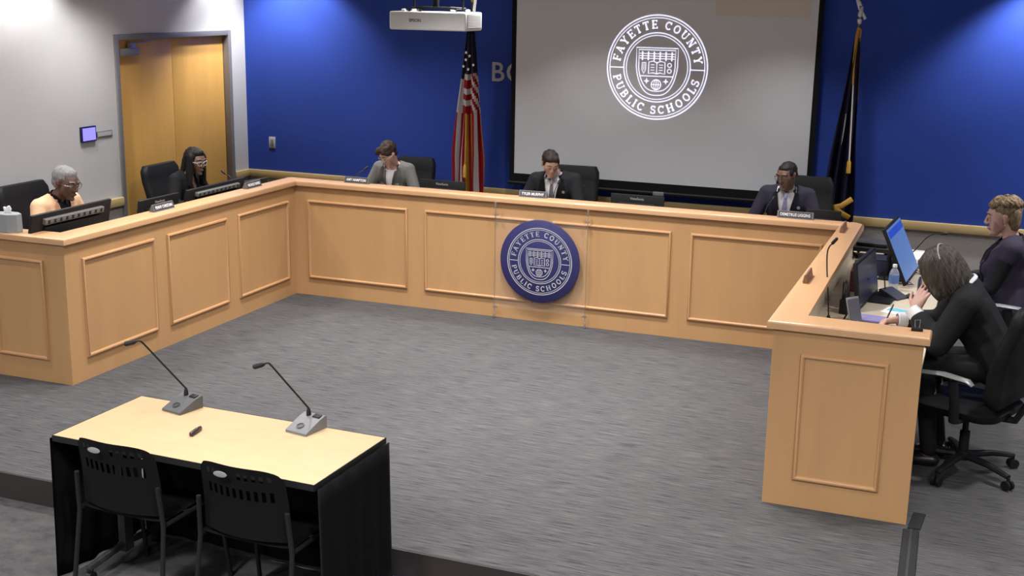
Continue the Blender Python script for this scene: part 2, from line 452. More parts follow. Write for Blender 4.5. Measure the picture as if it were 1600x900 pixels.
def seal_marks(bm, r, y, lw=1.0):
    ring(bm, .985 * r, .026 * r * lw, y); ring(bm, .935 * r, .016 * r * lw, y)
    ring(bm, .655 * r, .022 * r * lw, y); ring(bm, .605 * r, .016 * r * lw, y)
    for s in (-1, 1): stroke(bm, (s * .655 * r, -.02 * r), (s * .935 * r, -.02 * r), .02 * r * lw, y)
def shield_outline(k, r, n=12):
    hw, t, bt = .41 * r * k, .37 * r * (1 - (1 - k) * .9), -.53 * r * (1 - (1 - k) * 1.25)
    right = [(hw, t), (hw * .99, t - .28 * r)]
    for i in range(1, n + 1):
        u = i / n
        right.append((hw * math.cos(u * PI / 2) ** .75, (t - .28 * r) + (bt - (t - .28 * r)) * (math.sin(u * PI / 2) ** 1.15)))
    left = [(-x, z) for x, z in reversed(right[:-1])]
    return right + left
def shield_marks(bm, r, y, lw=1.0):
    pstroke(bm, shield_outline(1.0, r), .018 * r * lw, y, None, True)
    pstroke(bm, shield_outline(.88, r), .018 * r * lw, y, None, True)
    for i in range(6):                                        # fence
        x = (-.29 + .116 * i) * r; stroke(bm, (x, .13 * r), (x, .30 * r), .026 * r * lw, y)
    for z in (.17, .215, .26): stroke(bm, (-.35 * r, z * r), (.35 * r, z * r), .015 * r * lw, y)
    for s in (-1, 1):                                         # open book
        pstroke(bm, [(0, -.12 * r), (s * .07 * r, -.10 * r), (s * .16 * r, -.12 * r), (s * .16 * r, .10 * r), (s * .07 * r, .12 * r), (0, .09 * r)], .02 * r * lw, y)
        for z in (.05, 0, -.05): stroke(bm, (s * .045 * r, z * r), (s * .12 * r, z * r), .014 * r * lw, y)
    stroke(bm, (0, -.12 * r), (0, .09 * r), .016 * r * lw, y)
    pstroke(bm, [(-.29 * r, .09 * r), (-.29 * r, -.05 * r), (-.255 * r, -.12 * r), (-.22 * r, -.05 * r), (-.22 * r, .09 * r)], .018 * r * lw, y, None, True)
    stroke(bm, (-.255 * r, .09 * r), (-.255 * r, -.05 * r), .012 * r * lw, y)
    for z in (.05, -.06): ring(bm, .038 * r, .018 * r * lw, y, .25 * r, z * r, 12)
    stroke(bm, (-.33 * r, -.165 * r), (.33 * r, -.165 * r), .018 * r * lw, y)
    ring(bm, .095 * r, .018 * r * lw, y, 0, -.325 * r, 20)
    stroke(bm, (-.095 * r, -.325 * r), (.095 * r, -.325 * r), .013 * r * lw, y); stroke(bm, (0, -.42 * r), (0, -.23 * r), .013 * r * lw, y)
    pstroke(bm, [(.045 * r * math.cos(2 * PI * k / 16), -.325 * r + .095 * r * math.sin(2 * PI * k / 16)) for k in range(16)], .013 * r * lw, y, None, True)
    for s in (-1, 1):
        c = Vector((s * .19 * r, -.26 * r)); pts = []
        for k in range(8):
            rr = (.06 if k % 2 == 0 else .022) * r; pts.append((c.x + rr * math.cos(PI * k / 4), c.y + rr * math.sin(PI * k / 4)))
        bm.faces.new([bm.verts.new((p[0], y, p[1])) for p in pts])

# ================================================================== DAIS
XR, YB, YEL, YER, W, H = 4.601, 4.043, 1.178, 1.094, .735, 1.0
LT, OV, LW = .042, .03, .165          # ledge thickness, overhang, width
def moulded_panel(parent, org, ux, w_, z0, z1, nrm):
    """flat raised panel framed by a half-round moulding; org = left end on the face, ux = direction, nrm = out of the face"""
    ux = Vector(ux); n = Vector(nrm); o = Vector(org)
    b = new()
    def P(u, v, d): return o + ux * u + Vector((0, 0, v)) + n * d
    pw = .022
    vs_ = [b.verts.new(P(u, v, d)) for d in (0.0, .003) for u, v in ((pw, z0 + pw), (w_ - pw, z0 + pw), (w_ - pw, z1 - pw), (pw, z1 - pw))]
    b.faces.new(vs_[4:8])
    for i in range(4): b.faces.new((vs_[i], vs_[(i + 1) % 4], vs_[4 + (i + 1) % 4], vs_[4 + i]))
    pan = obj('panel', b, M_WOOD, parent, smooth=False)
    prof = [(0, 0), (.002, .012), (.007, .019), (.015, .019), (.022, .010), (.026, 0)]
    b = new(); rings = []
    for (u, v), (su, sv) in zip(((0, z0), (w_, z0), (w_, z1), (0, z1)), ((1, 1), (-1, 1), (-1, -1), (1, -1))):
        rings.append([b.verts.new(P(u + su * q, v + sv * q, d)) for q, d in prof])
    for i in range(4):
        a, c = rings[i], rings[(i + 1) % 4]
        for k in range(len(prof) - 1): b.faces.new((a[k], a[k + 1], c[k + 1], c[k]))
    obj('moulding', b, M_MOULD, pan, angle=60)
    return pan
PZ0, PZ1 = .152, .838
# --- left wing
lw = thing('dais_counter', 'long maple counter wing with three framed panels, on the door side of the dais', 'counter', (0, 0, 0))
b = new(); bx(b, -.05, 0, YEL, YB + .05, 0, H - LT); obj('front_board', b, M_WOOD, lw, False)
b = new(); bx(b, -W, -.05, YEL, YEL + .05, 0, H - LT); obj('end_board', b, M_WOOD, lw, False)
b = new(); bx(b, -.62, -.05, YEL + .05, YB + .62, .71, .74, .004); obj('worktop', b, M_DESK, lw)
def ledge_loop(name, pts2d, parent, m):
    b = new()
    bot = [b.verts.new((x, y, H - LT)) for x, y in pts2d]; top = [b.verts.new((x, y, H)) for x, y in pts2d]
    n = len(pts2d); b.faces.new(top); b.faces.new(list(reversed(bot)))
    for i in range(n): b.faces.new((bot[i], bot[(i + 1) % n], top[(i + 1) % n], top[i]))
    ed = [e for e in b.edges if all(v.co.z > H - .001 for v in e.verts)]
    bmesh.ops.bevel(b, geom=ed, offset=.014, segments=3, affect='EDGES', profile=.5)
    return obj(name, b, m, parent, angle=50)
ledge_loop('ledge', [(OV, YEL - OV), (OV, YB - OV), (-LW + OV, YB - OV + LW), (-LW + OV, YEL - OV + LW), (-W - .03, YEL - OV + LW), (-W - .03, YEL - OV)], lw, M_WOODY)
for y0, y1 in ((1.335, 2.1), (2.25, 3.01), (3.16, 3.922)):
    moulded_panel(lw, (0, y0, 0), (0, 1, 0), y1 - y0, PZ0, PZ1, (1, 0, 0))
moulded_panel(lw, (-.6, YEL, 0), (1, 0, 0), .43, PZ0, PZ1, (0, -1, 0))
# --- back run
bk = thing('dais_counter', 'long maple counter facing the room with the round blue seal hung before it', 'counter', (0, 0, 0))
b = new(); bx(b, 0.0, XR, YB, YB + .05, 0, H - LT); obj('front_board', b, M_WOOD, bk, False)
b = new(); bx(b, -.05, XR + .05, YB + .05, YB + .62, .71, .74, .004); obj('worktop', b, M_DESK, bk)
b = new(); bx(b, XR + .02, XR + .05, YB + .05, YB + .6, 0, .709); obj('end_board', b, M_WOOD, bk, False)
ledge_loop('ledge', [(OV, YB - OV), (XR - OV, YB - OV), (XR - OV + .06, YB - OV + LW), (-LW + OV, YB - OV + LW)], bk, M_WOODX)
for x0, x1 in ((.13, 1.08), (1.237, 2.2), (2.355, 3.325), (3.475, 4.46)):
    moulded_panel(bk, (x0, YB, 0), (1, 0, 0), x1 - x0, PZ0, PZ1, (0, -1, 0))
# --- right wing
rw = thing('dais_counter', 'maple counter wing with one framed end panel, on the staff side of the dais', 'counter', (0, 0, 0))
b = new(); bx(b, XR, XR + .05, YER, YB, 0, H - LT); obj('front_board', b, M_WOOD, rw, False)
b = new(); bx(b, XR + .05, XR + W, YER, YER + .05, 0, H - LT); obj('end_board', b, M_WOOD, rw, False)
b = new(); bx(b, XR + .05, XR + W - .012, YER + .05, YB + .62, .71, .74, .004); obj('worktop', b, M_DESK, rw)
b = new(); bx(b, XR + .05, XR + .07, YER + .05, YB + .05, .741, H - LT); obj('back_board', b, M_DESK, rw, False)
b = new(); bx(b, XR + W - .06, XR + W - .03, YB - .4, YB, 0, .709); obj('leg_panel', b, M_WOOD, rw, False)
rl = ledge_loop('ledge', [(XR - OV, YER - OV), (XR + W + OV, YER - OV), (XR + W + OV, YER - OV + LW + .01), (XR - OV + LW, YER - OV + LW + .01), (XR - OV + LW, YB + .06), (XR - OV + LW - .02, YB + .10), (XR - OV + LW - .06, YB + LW - OV), (XR - OV + .06, YB - OV + LW), (XR - OV, YB - OV)], rw, M_WOODY)
moulded_panel(rw, (4.748, YER, 0), (1, 0, 0), .437, PZ0, PZ1, (0, -1, 0))

# --- acrylic display with the round seal in front of the counter
ds = thing('seal_display', 'round navy seal on a clear sheet hung by cables before the counter', 'seal sign', (2.275, YB - .05, 0))
XA = .39
obj('clear_sheet', solo(bx, -XA + .006, XA - .006, -.003, .003, .10, .86), M_ACRYL, ds, False)
for s in (-1, 1):
    cb = new(); cyl(cb, (s * XA, 0, .004), (s * XA, 0, H - LT), .0022, 8); obj('cable', cb, M_STEEL, ds)
    for z in (.862, .098):
        b = new(); lathe(b, [(.012, -.006), (.014, 0), (.012, .006)], 14); box(b, (-s * .012, 0, 0), (.03, .018, .012), .002); obj('clip', b, M_STEEL, ds, loc=(s * XA, 0, z))
    for z in (H - LT - .05, .004):
        b = new(); lathe(b, [(.008, 0), (.009, .008), (.007, .045), (.004, .05)] if z < .1 else [(.004, 0), (.007, .008), (.009, .042), (.008, .05)], 14); obj('anchor', b, M_STEEL, ds, loc=(s * XA, 0, z))
b = new(); n = 96
for y_ in (0,):
    rings = [[Vector((r_ * math.cos(2 * PI * k / n), yy, r_ * math.sin(2 * PI * k / n))) for k in range(n)] for r_, yy in ((.333, 0), (.336, -.002), (.336, -.010), (.333, -.012))]
    loft(b, rings)
dk = obj('disc', b, M_NAVY, ds, loc=(0, -.004, .512))
seal_letters(.275, -.0135, M_SILVER, dk)
b = new(); seal_marks(b, .275, -.0135, 1.0); obj('rings', b, M_SILVER, dk, False)
b = new(); shield_marks(b, .275, -.0135, 1.15); obj('shield', b, M_SILVER, dk, False)

# ================================================================== PROJECTION SCREEN
SY = 5.75
sc = thing('projection_screen', 'large pull-down projection screen showing a white round seal', 'projection screen', (0, SY, 0))
SX0, SX1, SZ0 = 1.36, 4.075, .935
obj('fabric', solo(bx, SX0, SX1, -.003, .003, SZ0, HC - .12), M_SCREEN, sc, False)
b = new(); bx(b, SX0 - .045, SX0, -.004, .004, SZ0 - .08, HC - .12); bx(b, SX1, SX1 + .045, -.004, .004, SZ0 - .08, HC - .12); bx(b, SX0, SX1, -.004, .004, SZ0 - .08, SZ0)
obj('black_border', b, M_BLACKSOFT, sc, False)
b = new(); tube(b, [(SX0 - .06, 0, SZ0 - .09), (SX1 + .06, 0, SZ0 - .09)], .016, 12); bar = obj('bottom_bar', b, M_BLACKPL, sc)
b = new(); bx(b, 2.72, 2.82, -.03, .0, SZ0 - .11, SZ0 - .075, .004); obj('pull_tab', b, M_GREYPL, bar)
b = new(); bx(b, SX0 - .12, SX1 + .12, -.06, .06, HC - .14, HC - .002, .01); obj('case', b, M_WHITEPL, sc)
obj('projected_patch', solo(bx, 3.20, 4.01, -.006, -.0035, 2.43, HC - .2), M_PROJB, sc, False)
seal_letters(.463, -.0055, M_PROJW, sc, (2.70, 0, 1.968))
b = new(); seal_marks(b, .463, -.0055, .95); obj('seal_rings', b, M_PROJW, sc, False, loc=(2.70, 0, 1.968))
b = new(); shield_marks(b, .463, -.0055, .95); obj('seal_shield', b, M_PROJW, sc, False, loc=(2.70, 0, 1.968))

# ================================================================== WALL FIXTURES
wt = thing('wall_lettering', 'pale raised letters on the blue wall beside the screen', 'lettering', (1.07, Y1, 1.855))
for ch, dx in (('B', .0), ('O', .155)):
    me = text_mesh(ch, .255, .008, 'LEFT', .002)
    o = mobj('letter', me, mat('wall_letter', (.42, .42, .47), .5), wt, False, loc=(dx, -.010, 0), rot=(R(90), 0, 0))
M_SW = mat('switch_grey', (.42, .44, .45), .45)
sw = thing('wall_switch', 'small grey switch plate on the blue wall', 'switch plate', (-1.345, Y1, 1.05))
obj('plate', solo(bx, -.038, .038, -.008, 0, -.058, .058, .003), M_SW, sw); obj('rocker', solo(bx, -.018, .018, -.013, -.007, -.034, .034, .002), M_FRAME, sw)
tp = thing('touch_panel', 'small wall touch panel with a glowing violet screen beside the door', 'touch panel', (X0, 3.414, 1.36))
obj('bezel', solo(bx, 0, .022, -.094, .094, -.066, .066, .005), mat('bezel_navy', (.01, .008, .06), .4), tp)
obj('display', solo(bx, .0205, .0235, -.08, .08, -.053, .053), mat('violet_glow', (.1, .08, .5), .4, emit=((.22, .20, 1.0), 1.15)), tp, False)
rs = thing('room_sign', 'narrow metal room sign beside the violet touch panel', 'sign', (X0, 3.628, 1.341))
obj('plate', solo(bx, 0, .008, -.10, .10, -.028, .028, .002), M_FRAME, rs); obj('insert', solo(bx, .0075, .0095, -.09, .09, -.017, .018), mat('sign_insert', (.42, .45, .45), .4), rs, False)

def copy_tree(o, parent=None):
    c = o.copy(); COL.objects.link(c); c.parent = parent
    for ch in list(o.children): copy_tree(ch, c)
    return c

# ================================================================== PROJECTOR
pj = thing('projector', 'white ceiling projector with a grey vent grille, hung above the well', 'projector', (1.978, 2.64, 2.345))
b = new(); box(b, (0, 0, .06), (.555, .29, .12), .012, None, 3); body = obj('body', b, M_WHITEPL, pj)
b = new(); bx(b, -.05, .05, .1455, .152, .03, .10, .01); lathe(b, [(.045, 0), (.045, .02), (.03, .022)], 20, m=Matrix.Translation((0.0, .15, .065)) @ Matrix.Rotation(-PI / 2, 4, 'X')); obj('lens', b, M_BLACKPL, body)
b = new(); bx(b, .277, .2785, -.11, .12, .018, .108); obj('vent_grille', b, M_GREYPL, body, False)
for k in range(9):
    b = new(); bx(b, .2785, .2805, -.105, .115, .022 + .0095 * k, .0265 + .0095 * k); obj('slat', b, M_WHITEPL, body, False)
me = text_mesh('EPSON', .028, .0005, 'CENTER', .0006); mobj('lettering', me, M_DKMETAL, body, False, loc=(-.085, -.1458, .062), rot=(R(90), 0, 0))
b = new()
for x, y in ((-.2, -.08), (-.2, .08), (-.12, 0), (.17, -.08), (.2, .08), (.12, 0)): lathe(b, [(.014, 0), (.016, .012), (.010, .018)], 12, c=(x, y, .119))
obj('feet', b, M_WHITEPL, pj)
b = new(); bx(b, -.12, .12, -.07, .07, .139, .152, .003)
for x, y in ((-.16, -.08), (.18, -.08), (-.16, .08), (.18, .08)): tube(b, [(x * .5, y * .5, .146), (x, y, .142), (x, y, .118)], .009, 6)
obj('mount_plate', b, M_BLACKPL, pj)
zc = HC - 2.345
b = new(); cyl(b, (0, 0, .15), (0, 0, zc), .022, 14); lathe(b, [(.07, zc - .015), (.07, zc - .001)], 20); obj('mount_pole', b, M_BLACKPL, pj)
for x in (-.17, .19):
    b = new(); cyl(b, (x, .02, .135), (x, .02, zc), .008, 8); obj('stay_rod', b, M_BLACKPL, pj)
b = new(); tube(b, [(.25, .06, .11), (.262, .06, .2), (.255, .06, .45), (.26, .06, zc)], .010, 8); obj('cable_sleeve', b, M_WHITEPL, pj)

# ================================================================== FLAGS
def flag_cloth(name, parent, z_top, z_bot, wf, af, nfold, colf, mats, ns=72, nv=70, yoff=-.03, xf=None, phase=0.0):
    b = new(); grid = []
    for j in range(nv + 1):
        v = j / nv; z = z_top + (z_bot - z_top) * v; row = []
        wd, am = wf(v), af(v)
        for i in range(ns + 1):
            s = i / ns
            x = (s - .5) * wd + .012 * math.sin(9 * v + 14 * s) * v + (xf(v) if xf else 0)
            y = yoff - am * (.5 + .5 * math.sin(2 * PI * nfold * s + phase + 1.2 * v)) - .02 * math.sin(PI * s)
            row.append(b.verts.new((x, y, z + .03 * math.sin(7 * s + 2) * v)))
        grid.append(row)
    for j in range(nv):
        for i in range(ns):
            f = b.faces.new((grid[j][i], grid[j + 1][i], grid[j + 1][i + 1], grid[j][i + 1]))
            f.material_index = colf((i + .5) / ns, z_top + (z_bot - z_top) * (j + .5) / nv)
    bmesh.ops.solidify(b, geom=list(b.faces), thickness=.004)
    return obj(name, b, mats, parent, angle=180)
def us_col(s, z):
    if z > 1.86: return 2
    if z > 1.50:
        if s < .2: return 1 if z < 1.8 else 2
        zz = z + (s - .62) * .55 if s > .62 else z
        return 1 if int((1.86 - zz) / .06 + 20) % 2 == 0 else 0
    q = s
    for lim, c in ((.08, 0), (.17, 1), (.31, 0), (.37, 1), (.43, 0), (.50, 3), (.56, 0), (.61, 3), (.73, 0), (.82, 1), (.94, 0), (2, 3)):
        if q < lim: return c
us = thing('flag_on_pole', 'striped red, white and navy flag with gold fringe drooping on its pole', 'flag', (.99, 5.58, 0))
def flag_stand(parent, ztop):
    b = new(); cyl(b, (0, 0, .05), (0, 0, ztop), .013, 12); obj('pole', b, mat('pole_wood', (.10, .055, .03), .35), parent)
    b = new(); lathe(b, [(.15, 0), (.15, .012), (.12, .03), (.03, .05), (.022, .10), (.014, .11)], 28); obj('base', b, M_GOLDM, parent)
flag_stand(us, 2.5)
b = new(); lathe(b, [(.014, 0), (.02, .02), (.012, .04), (.028, .065), (.03, .09), (.018, .12), (.004, .16)], 16, c=(0, 0, 2.5)); obj('finial', b, M_GOLDM, us)
fl = flag_cloth('cloth', us, 2.30, .48, lambda v: .060 + .265 * min(1, v * 1.5) ** .9, lambda v: .015 + .050 * min(1, v * 1.6), 3.0, us_col, [M_RED, M_FWHITE, M_FNAVY, M_GOLD])
b = new()
for (x, z) in ((-.022, 2.05), (-.024, 1.985), (-.048, 1.925), (.012, 2.02), (.05, 1.94), (.0, 1.90)):
    pts = []
    for k in range(10):
        r_ = .017 if k % 2 == 0 else .007; pts.append((x + r_ * math.sin(2 * PI * k / 10), -.090, z + r_ * math.cos(2 * PI * k / 10)))
    a = [b.verts.new(p) for p in pts]; c = [b.verts.new((p[0], p[1] - .002, p[2])) for p in pts]
    b.faces.new(a); b.faces.new(c)
    for k in range(10): b.faces.new((a[k], a[(k + 1) % 10], c[(k + 1) % 10], c[k]))
obj('stars', b, M_FWHITE, fl, False)
b = new(); tube(b, [(.0, -.13, 1.5), (.004, -.145, 1.2), (0, -.15, 1.02)], .006, 6); lathe(b, [(.006, .0), (.016, -.02), (.018, -.12), (.004, -.125)], 12, c=(0, -.15, 1.03)); obj('tassel', b, M_GOLD, us)

ky = thing('flag_on_pole', 'dark navy flag with pale emblem and gold tassel, right of the screen', 'flag', (4.42, 5.69, 0))
flag_stand(ky, 2.40)
b = new()
lathe(b, [(.013, 0), (.022, .015), (.022, .04), (.012, .05)], 14, c=(0, 0, 2.39))
hull(b, [((0, 0, 2.47), (.022, .02, .03)), ((.012, 0, 2.52), (.014, .014, .02))])
hull(b, [((.0, 0, 2.545), .012), ((-.012, 0, 2.57), .012)])
hull(b, [((-.012, 0, 2.57), .008), ((-.032, 0, 2.565), .004)])
hull(b, [((.01, 0, 2.50), .01), ((.05, 0, 2.44), .006), ((.035, 0, 2.43), .005)])
hull(b, [((-.01, 0, 2.51), .01), ((-.045, .01, 2.60), .006), ((-.02, .0, 2.60), .006)])
obj('finial', b, M_STEEL, ky)
def ky_col(s, z):
    if z < .60 and s > .1: return 3
    if s > .93 and z > 1.75: return 3
    if .30 < s < .42 and 1.42 < z < 1.68 and abs((z - 1.55) / .13) ** 2 + abs((s - .36) / .06) ** 2 < 1: return 1
    return 2
kf = flag_cloth('cloth', ky, 2.28, .50, lambda v: .05 + .22 * min(1, v * 1.25), lambda v: .015 + .07 * min(1, v * 1.6), 3.0, ky_col, [M_RED, M_FWHITE, M_FNAVY, M_GOLD], xf=lambda v: -.05 * min(1, v * 1.3))
for p in ([(-.14, -.19, .86), (-.05, -.21, .89), (.03, -.18, .95)], [(-.11, -.20, .87), (-.05, -.21, .83), (.02, -.19, .79)], [(-.15, -.17, .98), (-.14, -.19, .9), (-.135, -.19, .8)]):
    b = new(); tube(b, [Vector(q) + Vector((.045, 0, .012)) for q in p], .011 if p[0][2] > .95 else .022, 6, rb=.005); obj('fringe', b, M_GOLD, kf)
b = new(); tube(b, [(0, -.02, 2.36), (-.006, -.05, 2.3), (-.012, -.06, 2.1), (-.004, -.08, 1.9)], [.014, .016, .012, .008], 8)
tube(b, [(.004, -.03, 2.36), (.02, -.03, 2.34), (.012, -.04, 2.25)], .010, 6); obj('cord_knot', b, M_GOLD, ky)
b = new(); tube(b, [(-.004, -.07, 1.95), (.006, -.10, 1.7), (.016, -.12, 1.4), (.02, -.13, 1.27)], .006, 6); obj('cord', b, M_FWHITE, ky)
b = new(); lathe(b, [(.007, .0), (.017, -.02), (.019, -.11), (.006, -.115)], 12, c=(.02, -.13, 1.28)); obj('tassel', b, M_GOLD, ky)

# ================================================================== LOW TABLE WITH SKIRT, MICROPHONES, CHAIRS
TZ = .59
tb = thing('folding_table', 'light maple folding table with a black skirt, in the foreground', 'table', (2.365, -.56, -DROP), R(-1.4))
TL, TD, TH = 1.395, .625, TZ + DROP
obj('tabletop', solo(bx, -TL / 2, TL / 2, -TD / 2, TD / 2, TH - .028, TH, .005), [M_TABLE], tb)
b = new(); 
for y0, y1, x0, x1 in ((-TD / 2 - .004, -TD / 2, -TL / 2, TL / 2), (TD / 2, TD / 2 + .004, -TL / 2, TL / 2), (-TD / 2, TD / 2, -TL / 2 - .004, -TL / 2), (-TD / 2, TD / 2, TL / 2, TL / 2 + .004)): bx(b, x0, x1, y0, y1, TH - .03, TH - .001)
obj('edge_band', b, M_BLACKPL, tb, False)
def skirt(name, p0, p1, n, amp, nrm):
    b = new(); p0, p1, nrm = Vector(p0), Vector(p1), Vector(nrm); rows = []
    for j in range(9):
        v = j / 8; row = []
        for i in range(n + 1):
            s = i / n; a = amp * (.25 + .75 * v)
            q = p0.lerp(p1, s) + nrm * (.008 + a * (.5 + .5 * math.sin(s * n * .9 + .6 * math.sin(3 * v)))) ; q.z = TH - .02 - v * (TH - .035)
            row.append(b.verts.new(q))
        rows.append(row)
    for j in range(8):
        for i in range(n): b.faces.new((rows[j][i], rows[j][i + 1], rows[j + 1][i + 1], rows[j + 1][i]))
    bmesh.ops.solidify(b, geom=list(b.faces), thickness=.003)
    return obj(name, b, M_BLACKSOFT, tb, angle=180)
e = .006
skirt('skirt', (-TL / 2 - e, TD / 2, 0), (-TL / 2 - e, -TD / 2, 0), 30, .022, (-1, 0, 0))
skirt('skirt', (TL / 2 + e, -TD / 2, 0), (TL / 2 + e, TD / 2, 0), 30, .022, (1, 0, 0))
skirt('skirt', (TL / 2, TD / 2 - .028, 0), (-TL / 2, TD / 2 - .028, 0), 60, .010, (0, 1, 0))
for s in (-1, 1):
    b = new(); x = s * (TL / 2 - .12)
    bx(b, x - .02, x + .02, -.03, .03, .06, TH - .03); tube(b, [(x, -.27, .075), (x, 0, .10), (x, .24, .075)], .018, 8)
    lg = obj('leg', b, M_DKMETAL, tb)
    for y in (-.26, .23):
        b = new(); cyl(b, (x - .015, y, .028), (x + .015, y, .028), .028, 16); box(b, (x, y, .062), (.02, .03, .025), .003); obj('caster', b, M_BLACKPL, lg)

def gooseneck(b, pts, r0=.0045):
    # smooth through points
    P = [Vector(p) for p in pts]; out = []
    P = [P[0] * 2 - P[1]] + P + [P[-1] * 2 - P[-2]]
    for i in range(1, len(P) - 2):
        for k in range(6):
            t = k / 6; p0, p1, p2, p3 = P[i - 1:i + 3]
            out.append(.5 * ((2 * p1) + (p2 - p0) * t + (2 * p0 - 5 * p1 + 4 * p2 - p3) * t * t + (3 * p1 - p0 - 3 * p2 + p3) * t ** 3))
    out.append(P[-2]); tube(b, out, r0, 8)
def conf_mic(loc, rotz, label, tip, metal):
    t = thing('gooseneck_microphone', label, 'microphone', loc, rotz)
    b = new(); w2, d2 = .062, .075     # wedge base, low edge towards -y
    prof = [(-d2, .001), (-d2, .012), (.02, .050), (d2 - .012, .062), (d2, .058), (d2, .001)]
    rings = [[Vector((x, y, z)) for y, z in prof] for x in (-w2, w2)]
    loft(b, rings); ed = [e for e in b.edges if len(e.link_faces) == 2 and e.calc_face_angle(0) > .6]
    bmesh.ops.bevel(b, geom=ed, offset=.004, segments=2, affect='EDGES'); base = obj('base', b, metal, t)
    b = new(); box(b, (.028, .048, .0595), (.042, .028, .006), .001, Matrix.Rotation(R(14), 3, 'X')); obj('display', b, M_BLACKPL, base)
    b = new(); lathe(b, [(.019, 0), (.019, .003), (.015, .003), (.015, .0005)], 20, m=Matrix.Translation((-.005, -.035, .0295)) @ Matrix.Rotation(R(20), 4, 'X')); obj('talk_button', b, M_DKMETAL, base)
    b = new(); lathe(b, [(.012, 0), (.011, .02), (.006, .04)], 12, c=(-.022, .045, .052)); obj('collar', b, M_BLACKPL, base)
    s0 = Vector((-.022, .045, .09)); tip = Vector(tip)
    p1 = s0.lerp(tip, .84) + Vector((0, 0, .030)); hd = tip + (tip - s0).normalized() * 0
    b = new(); gooseneck(b, [s0, s0.lerp(p1, .3), s0.lerp(p1, .65), p1, p1.lerp(tip, .5) + Vector((0, 0, .008)), tip]); obj('gooseneck', b, M_BLACKPL, t)
    d = Vector((tip.x - p1.x, tip.y - p1.y, -.005)).normalized()
    b = new(); tube(b, [tip - d * .005, tip + d * .004, tip + d * .012, tip + d * .045, tip + d * .052], [.006, .010, .012, .012, .008], 12); obj('mic_head', b, M_BLACKPL, t)
    return t
conf_mic((1.985, -.315, TZ), R(-12), 'gooseneck microphone on a dark base, left of the other on the low table', (-.135, -.155, .355), mat('mic_base_dark', (.085, .087, .093), .45))
conf_mic((2.685, -.325, TZ), R(-10), 'gooseneck microphone on a silver base at the right of the table', (-.125, -.14, .335), mat('mic_base_silver', (.15, .152, .16), .45))
cl = thing('presentation_clicker', 'small dark handheld clicker lying on the table', 'clicker', (2.245, -.575, TZ), R(98))
b = new(); tube(b, [(-.05, 0, .011), (-.046, 0, .011), (.0, 0, .012), (.046, 0, .010), (.05, 0, .010)], [.008, .013, .013, .011, .007], 10, rb=[.007, .010, .011, .009, .006]); obj('body', b, mat('clicker', (.03, .02, .018), .35), cl)
b = new(); lathe(b, [(.005, 0), (.005, .002)], 10, c=(.01, 0, .0225)); obj('button', b, M_GREYPL, cl)

def stack_chair(loc, rotz, label):
    t = thing('stacking_chair', label, 'chair', loc, rotz, 'stacking chairs at the low table')
    wz, n, m_ = .45, 25, 22
    b = new(); grid = []
    for j in range(m_ + 1):
        v = j / m_; z = .47 + .34 * v; row = []
        for i in range(n + 1):
            s = i / n * 2 - 1; x = s * (wz / 2 - .012 * v - (.02 * max(0, v - .85) / .15) * (abs(s) ** 6))
            y = -.225 - .045 * v + .05 * (s * s) + .01 * math.sin(PI * v)
            zz = z - (.028 * s ** 4 if v > .85 else 0) * (v - .85) / .15
            row.append(b.verts.new((x, y, zz)))
        grid.append(row)
    for j in range(m_):
        for i in range(n):
            slot = i % 2 == 1 and 3 <= i <= n - 4
            hole = slot and (j in (18, 19) or j in (12, 13, 14)) and not (j in (18, 19) and 8 <= i <= 11)
            if not hole: b.faces.new((grid[j][i], grid[j][i + 1], grid[j + 1][i + 1], grid[j + 1][i]))
    bmesh.ops.solidify(b, geom=list(b.faces), thickness=.012); back = obj('backrest', b, M_BLACKPL, t, angle=50)
    b = new(); lathe(b, [(.026, 0), (.026, .003), (.02, .004)], 20, m=Matrix.Translation((-.06, -.277, .77)) @ Matrix.Rotation(R(90), 4, 'X') @ Matrix.Diagonal((1.3, .5, 1, 1))); obj('emblem', b, M_GREYPL, back)
    b = new(); grid = []
    for j in range(13):
        v = j / 12; row = []
        for i in range(13):
            s = i / 12 * 2 - 1
            row.append(b.verts.new((s * (.235 - .015 * v), -.20 + .42 * v, .455 - .012 * (1 - s * s) - (.03 * (v - .85) / .15 if v > .85 else 0))))
        grid.append(row)
    for j in range(12):
        for i in range(12): b.faces.new((grid[j][i], grid[j][i + 1], grid[j + 1][i + 1], grid[j + 1][i]))
    bmesh.ops.solidify(b, geom=list(b.faces), thickness=.014); obj('seat', b, M_BLACKPL, t, angle=50)
    for s in (-1, 1):
        b = new(); tube(b, [(s * .225, -.215, .62), (s * .232, -.205, .50), (s * .235, -.20, .43), (s * .25, -.26, .012)], .011, 8); lg = obj('leg', b, M_BLACKPL, t)
        b = new(); lathe(b, [(.014, 0), (.014, .02)], 10, c=(s * .25, -.26, 0)); obj('foot_cap', b, M_BLACKPL, lg)
        b = new(); tube(b, [(s * .235, -.18, .435), (s * .235, .15, .435), (s * .238, .19, .41), (s * .25, .25, .012)], .011, 8); lg = obj('leg', b, M_BLACKPL, t)
        b = new(); lathe(b, [(.014, 0), (.014, .02)], 10, c=(s * .25, .25, 0)); obj('foot_cap', b, M_BLACKPL, lg)
    b = new(); tube(b, [(-.235, .0, .43), (.235, .0, .43)], .009, 8); obj('cross_bar', b, M_DKMETAL, t)
    return t
stack_chair((2.085, -.725, -DROP), R(-2), 'black plastic chair with slotted back at the left of the skirted table')
stack_chair((2.745, -.735, -DROP), R(-2), 'black plastic chair with slotted back at the middle of the skirted table')

